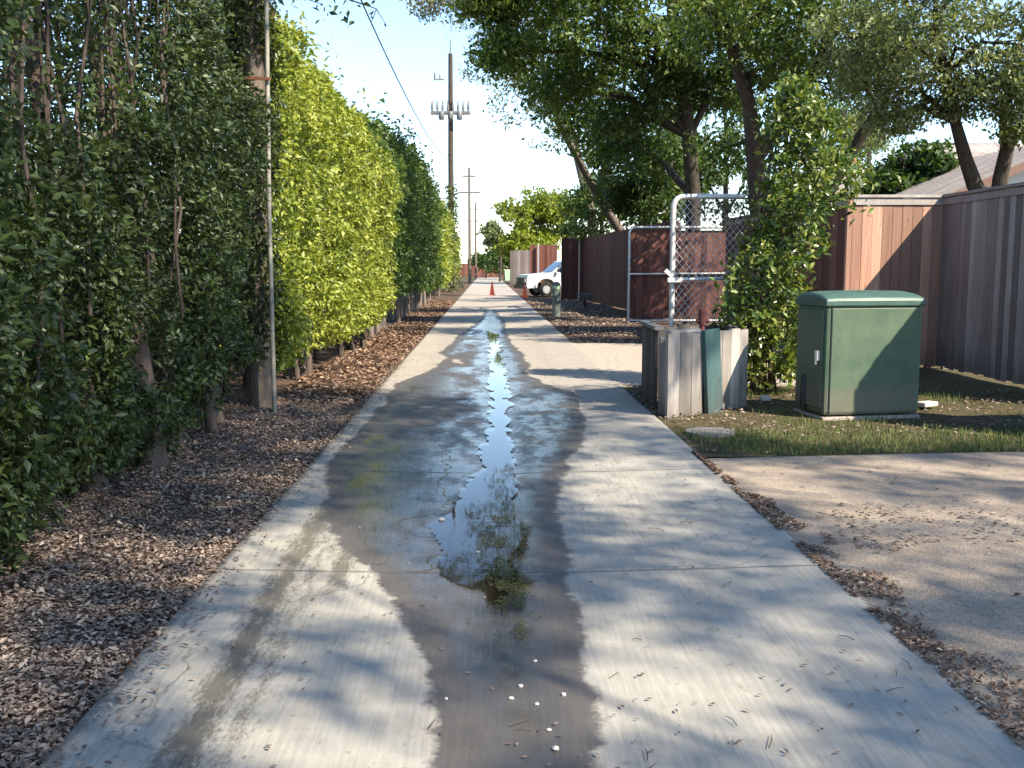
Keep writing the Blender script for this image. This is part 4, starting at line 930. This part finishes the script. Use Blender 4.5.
n = 2000; y = 2.3+rng.random(n)**1.0*9; x = -1.45-rng.random(n)*1.3; P = np.stack([x, y, .012+.05*sstep(-1.6, -3.2, x)+.02*rng.random(n)], 1)
tag(flat_bits("leaf_litter", P, .033, M['litter'], 1.2, .4, rnd=.4+.5*rng.random(n)), "larger pale dry leaves on top of the brown litter", "leaf litter", kind='stuff')
# joint litter on the right
n = 7500; y = 2.4+rng.random(n)*5.6; wdt = np.interp(y, [2.4, 4.3, 5.2, 6.5, 8], [.42, .40, .40, .12, .06])*(.15+1.25*noise2(y*2.6, y*0, 18, 4)); x = XR-.03+rng.random(n)**1.2*wdt
P = np.stack([x, y, .002+.012*rng.random(n)], 1); P = P[noise2(P[:, 0]*5, P[:, 1]*3.5, 27, 3) > .38]; tag(flat_bits("leaf_litter", P, .026, M['litter_red'], .9, .42), "fallen leaves packed in the joint between alley and driveway", "leaf litter", kind='stuff')
n = 900; y = 5.1+rng.random(n)*.9; x = 2.0+rng.random(n)*2.6; P = np.stack([x, y+.15*np.sin(x*3), .003+.008*rng.random(n)], 1)[rng.random(n) < np.exp(-(x-2.0)/1.1)]
y2 = 2.4+rng.random(350)*5; x2 = 2+rng.random(350)*4; P = np.concatenate([P, np.stack([x2, y2, .005+.004*rng.random(350)], 1)])
tag(flat_bits("fallen_leaves", P, .038, M['litter'], .7, rnd=rng.random(len(P))*.7), "scattered dry leaves on the pebbled driveway", "leaf litter", kind='stuff')
# on the alley: leaf bits and twigs
n = 1500; y = 2.6+rng.random(n)**1.5*22; x = XL+.05+rng.random(n)*(XR-XL-.1)
k = noise2(x*2.2, y*1.2, 66, 3) > .46; x, y = x[k], y[k]
P = np.stack([x, y, vee(x)+.009], 1); tag(flat_bits("fallen_leaves", P, .024, M['litter'], .4, .4, rnd=rng.random(len(P))*.4), "small leaf bits strewn over the alley slab", "leaf litter", kind='stuff')
tw = MB()
for i in range(70):
    y = 2.7+random.random()**1.4*12; x = random.uniform(XL+.1, XR-.1); a = random.random()*3.14; L = random.uniform(.03, .11); z = float(vee(np.array(x)))+.008
    tw.tube([(x, y, z), (x+math.cos(a)*L*.5, y+math.sin(a)*L*.5, z+.006), (x+math.cos(a+.12)*L, y+math.sin(a+.12)*L, z)], [.002, .0018, .001], 4)
tag(tw.build("twigs", M['stem']), "little twigs strewn over the alley slab", "twigs", kind='stuff')
# dirt verge on the far right
n = 9000; y = 20+rng.random(n)*28; x = XR+.05+rng.random(n)*2.6; P = np.stack([x, y, -.012+.02*rng.random(n)], 1)
tag(flat_bits("leaf_litter", P, .06, M['litter'], .9), "brown leaves on the shaded dirt before the far fence", "leaf litter", kind='stuff')
# grass
n = 42000; y = 7.95+rng.random(n)**1.25*4.2; x = XR+.1+rng.random(n)*8
dens = noise2(x*1.3, y*1.6, 14, 3)+.28*sstep(10.0, 8.6, y)+.06*sstep(3, 6, x)-.25*sstep(2.5, 1.9, x); k = dens > .56+.2*rng.random(n)
k &= y > 7.95+np.clip((x-1.7)/12.3, 0, 1)*.5
x, y = x[k], y[k]; n = len(x); a = rng.random(n)*6.283; h = .02+.038*rng.random(n); ln = (rng.random((n, 2))-.5)*.06; w = .004
b1 = np.stack([x-np.cos(a)*w, y-np.sin(a)*w, np.full(n, -.03)], 1); b2 = np.stack([x+np.cos(a)*w, y+np.sin(a)*w, np.full(n, -.03)], 1); tp = np.stack([x+ln[:, 0], y+ln[:, 1], h-.01], 1)
tag(np_mesh("grass", np.stack([b1, b2, tp], 1).reshape(-1, 3), np.arange(3*n).reshape(n, 3), M['grass'], rnd=rng.random(n)), "short patchy grass in front of the green cabinet", "grass", kind='stuff')
n = 5200; y = 8.0+rng.random(n)*4.5; x = XR+.02+rng.random(n)**1.4*7; P = np.stack([x, y, -.012+.03*rng.random(n)], 1); P = P[noise2(P[:, 0]*1.3, P[:, 1]*1.6, 14, 3) < .56]
tag(flat_bits("fallen_leaves", P, .04, M['litter'], .9, rnd=rng.random(len(P))*.6), "dry leaves on the bare soil round the cabinet", "leaf litter", kind='stuff')
# mossy specks at the puddle's lower end; upper ones paint the tree's reflection
n = 5200; a = rng.random(n)*6.283; r = np.sqrt(rng.random(n)); far_ = rng.random(n) < .62; x = np.where(far_, .06+.13*r*np.cos(a), .12+.07*r*np.cos(a))+.04*rng.normal(size=n); y = np.where(far_, 5.45+.75*r*np.sin(a), 4.35+.35*r*np.sin(a))+.12*rng.normal(size=n)
P = np.stack([x, y, np.maximum(vee(x)+.006, -.0195)+.004*rng.random(n)], 1); P = P[noise2(P[:, 0]*14, P[:, 1]*8, 33, 3) > .5]
tag(flat_bits("moss_reflection", P, .013, M['moss_reflection'], .12), "mossy specks and painted tree reflection at the lower end of the puddle", "moss_reflection", kind='stuff')
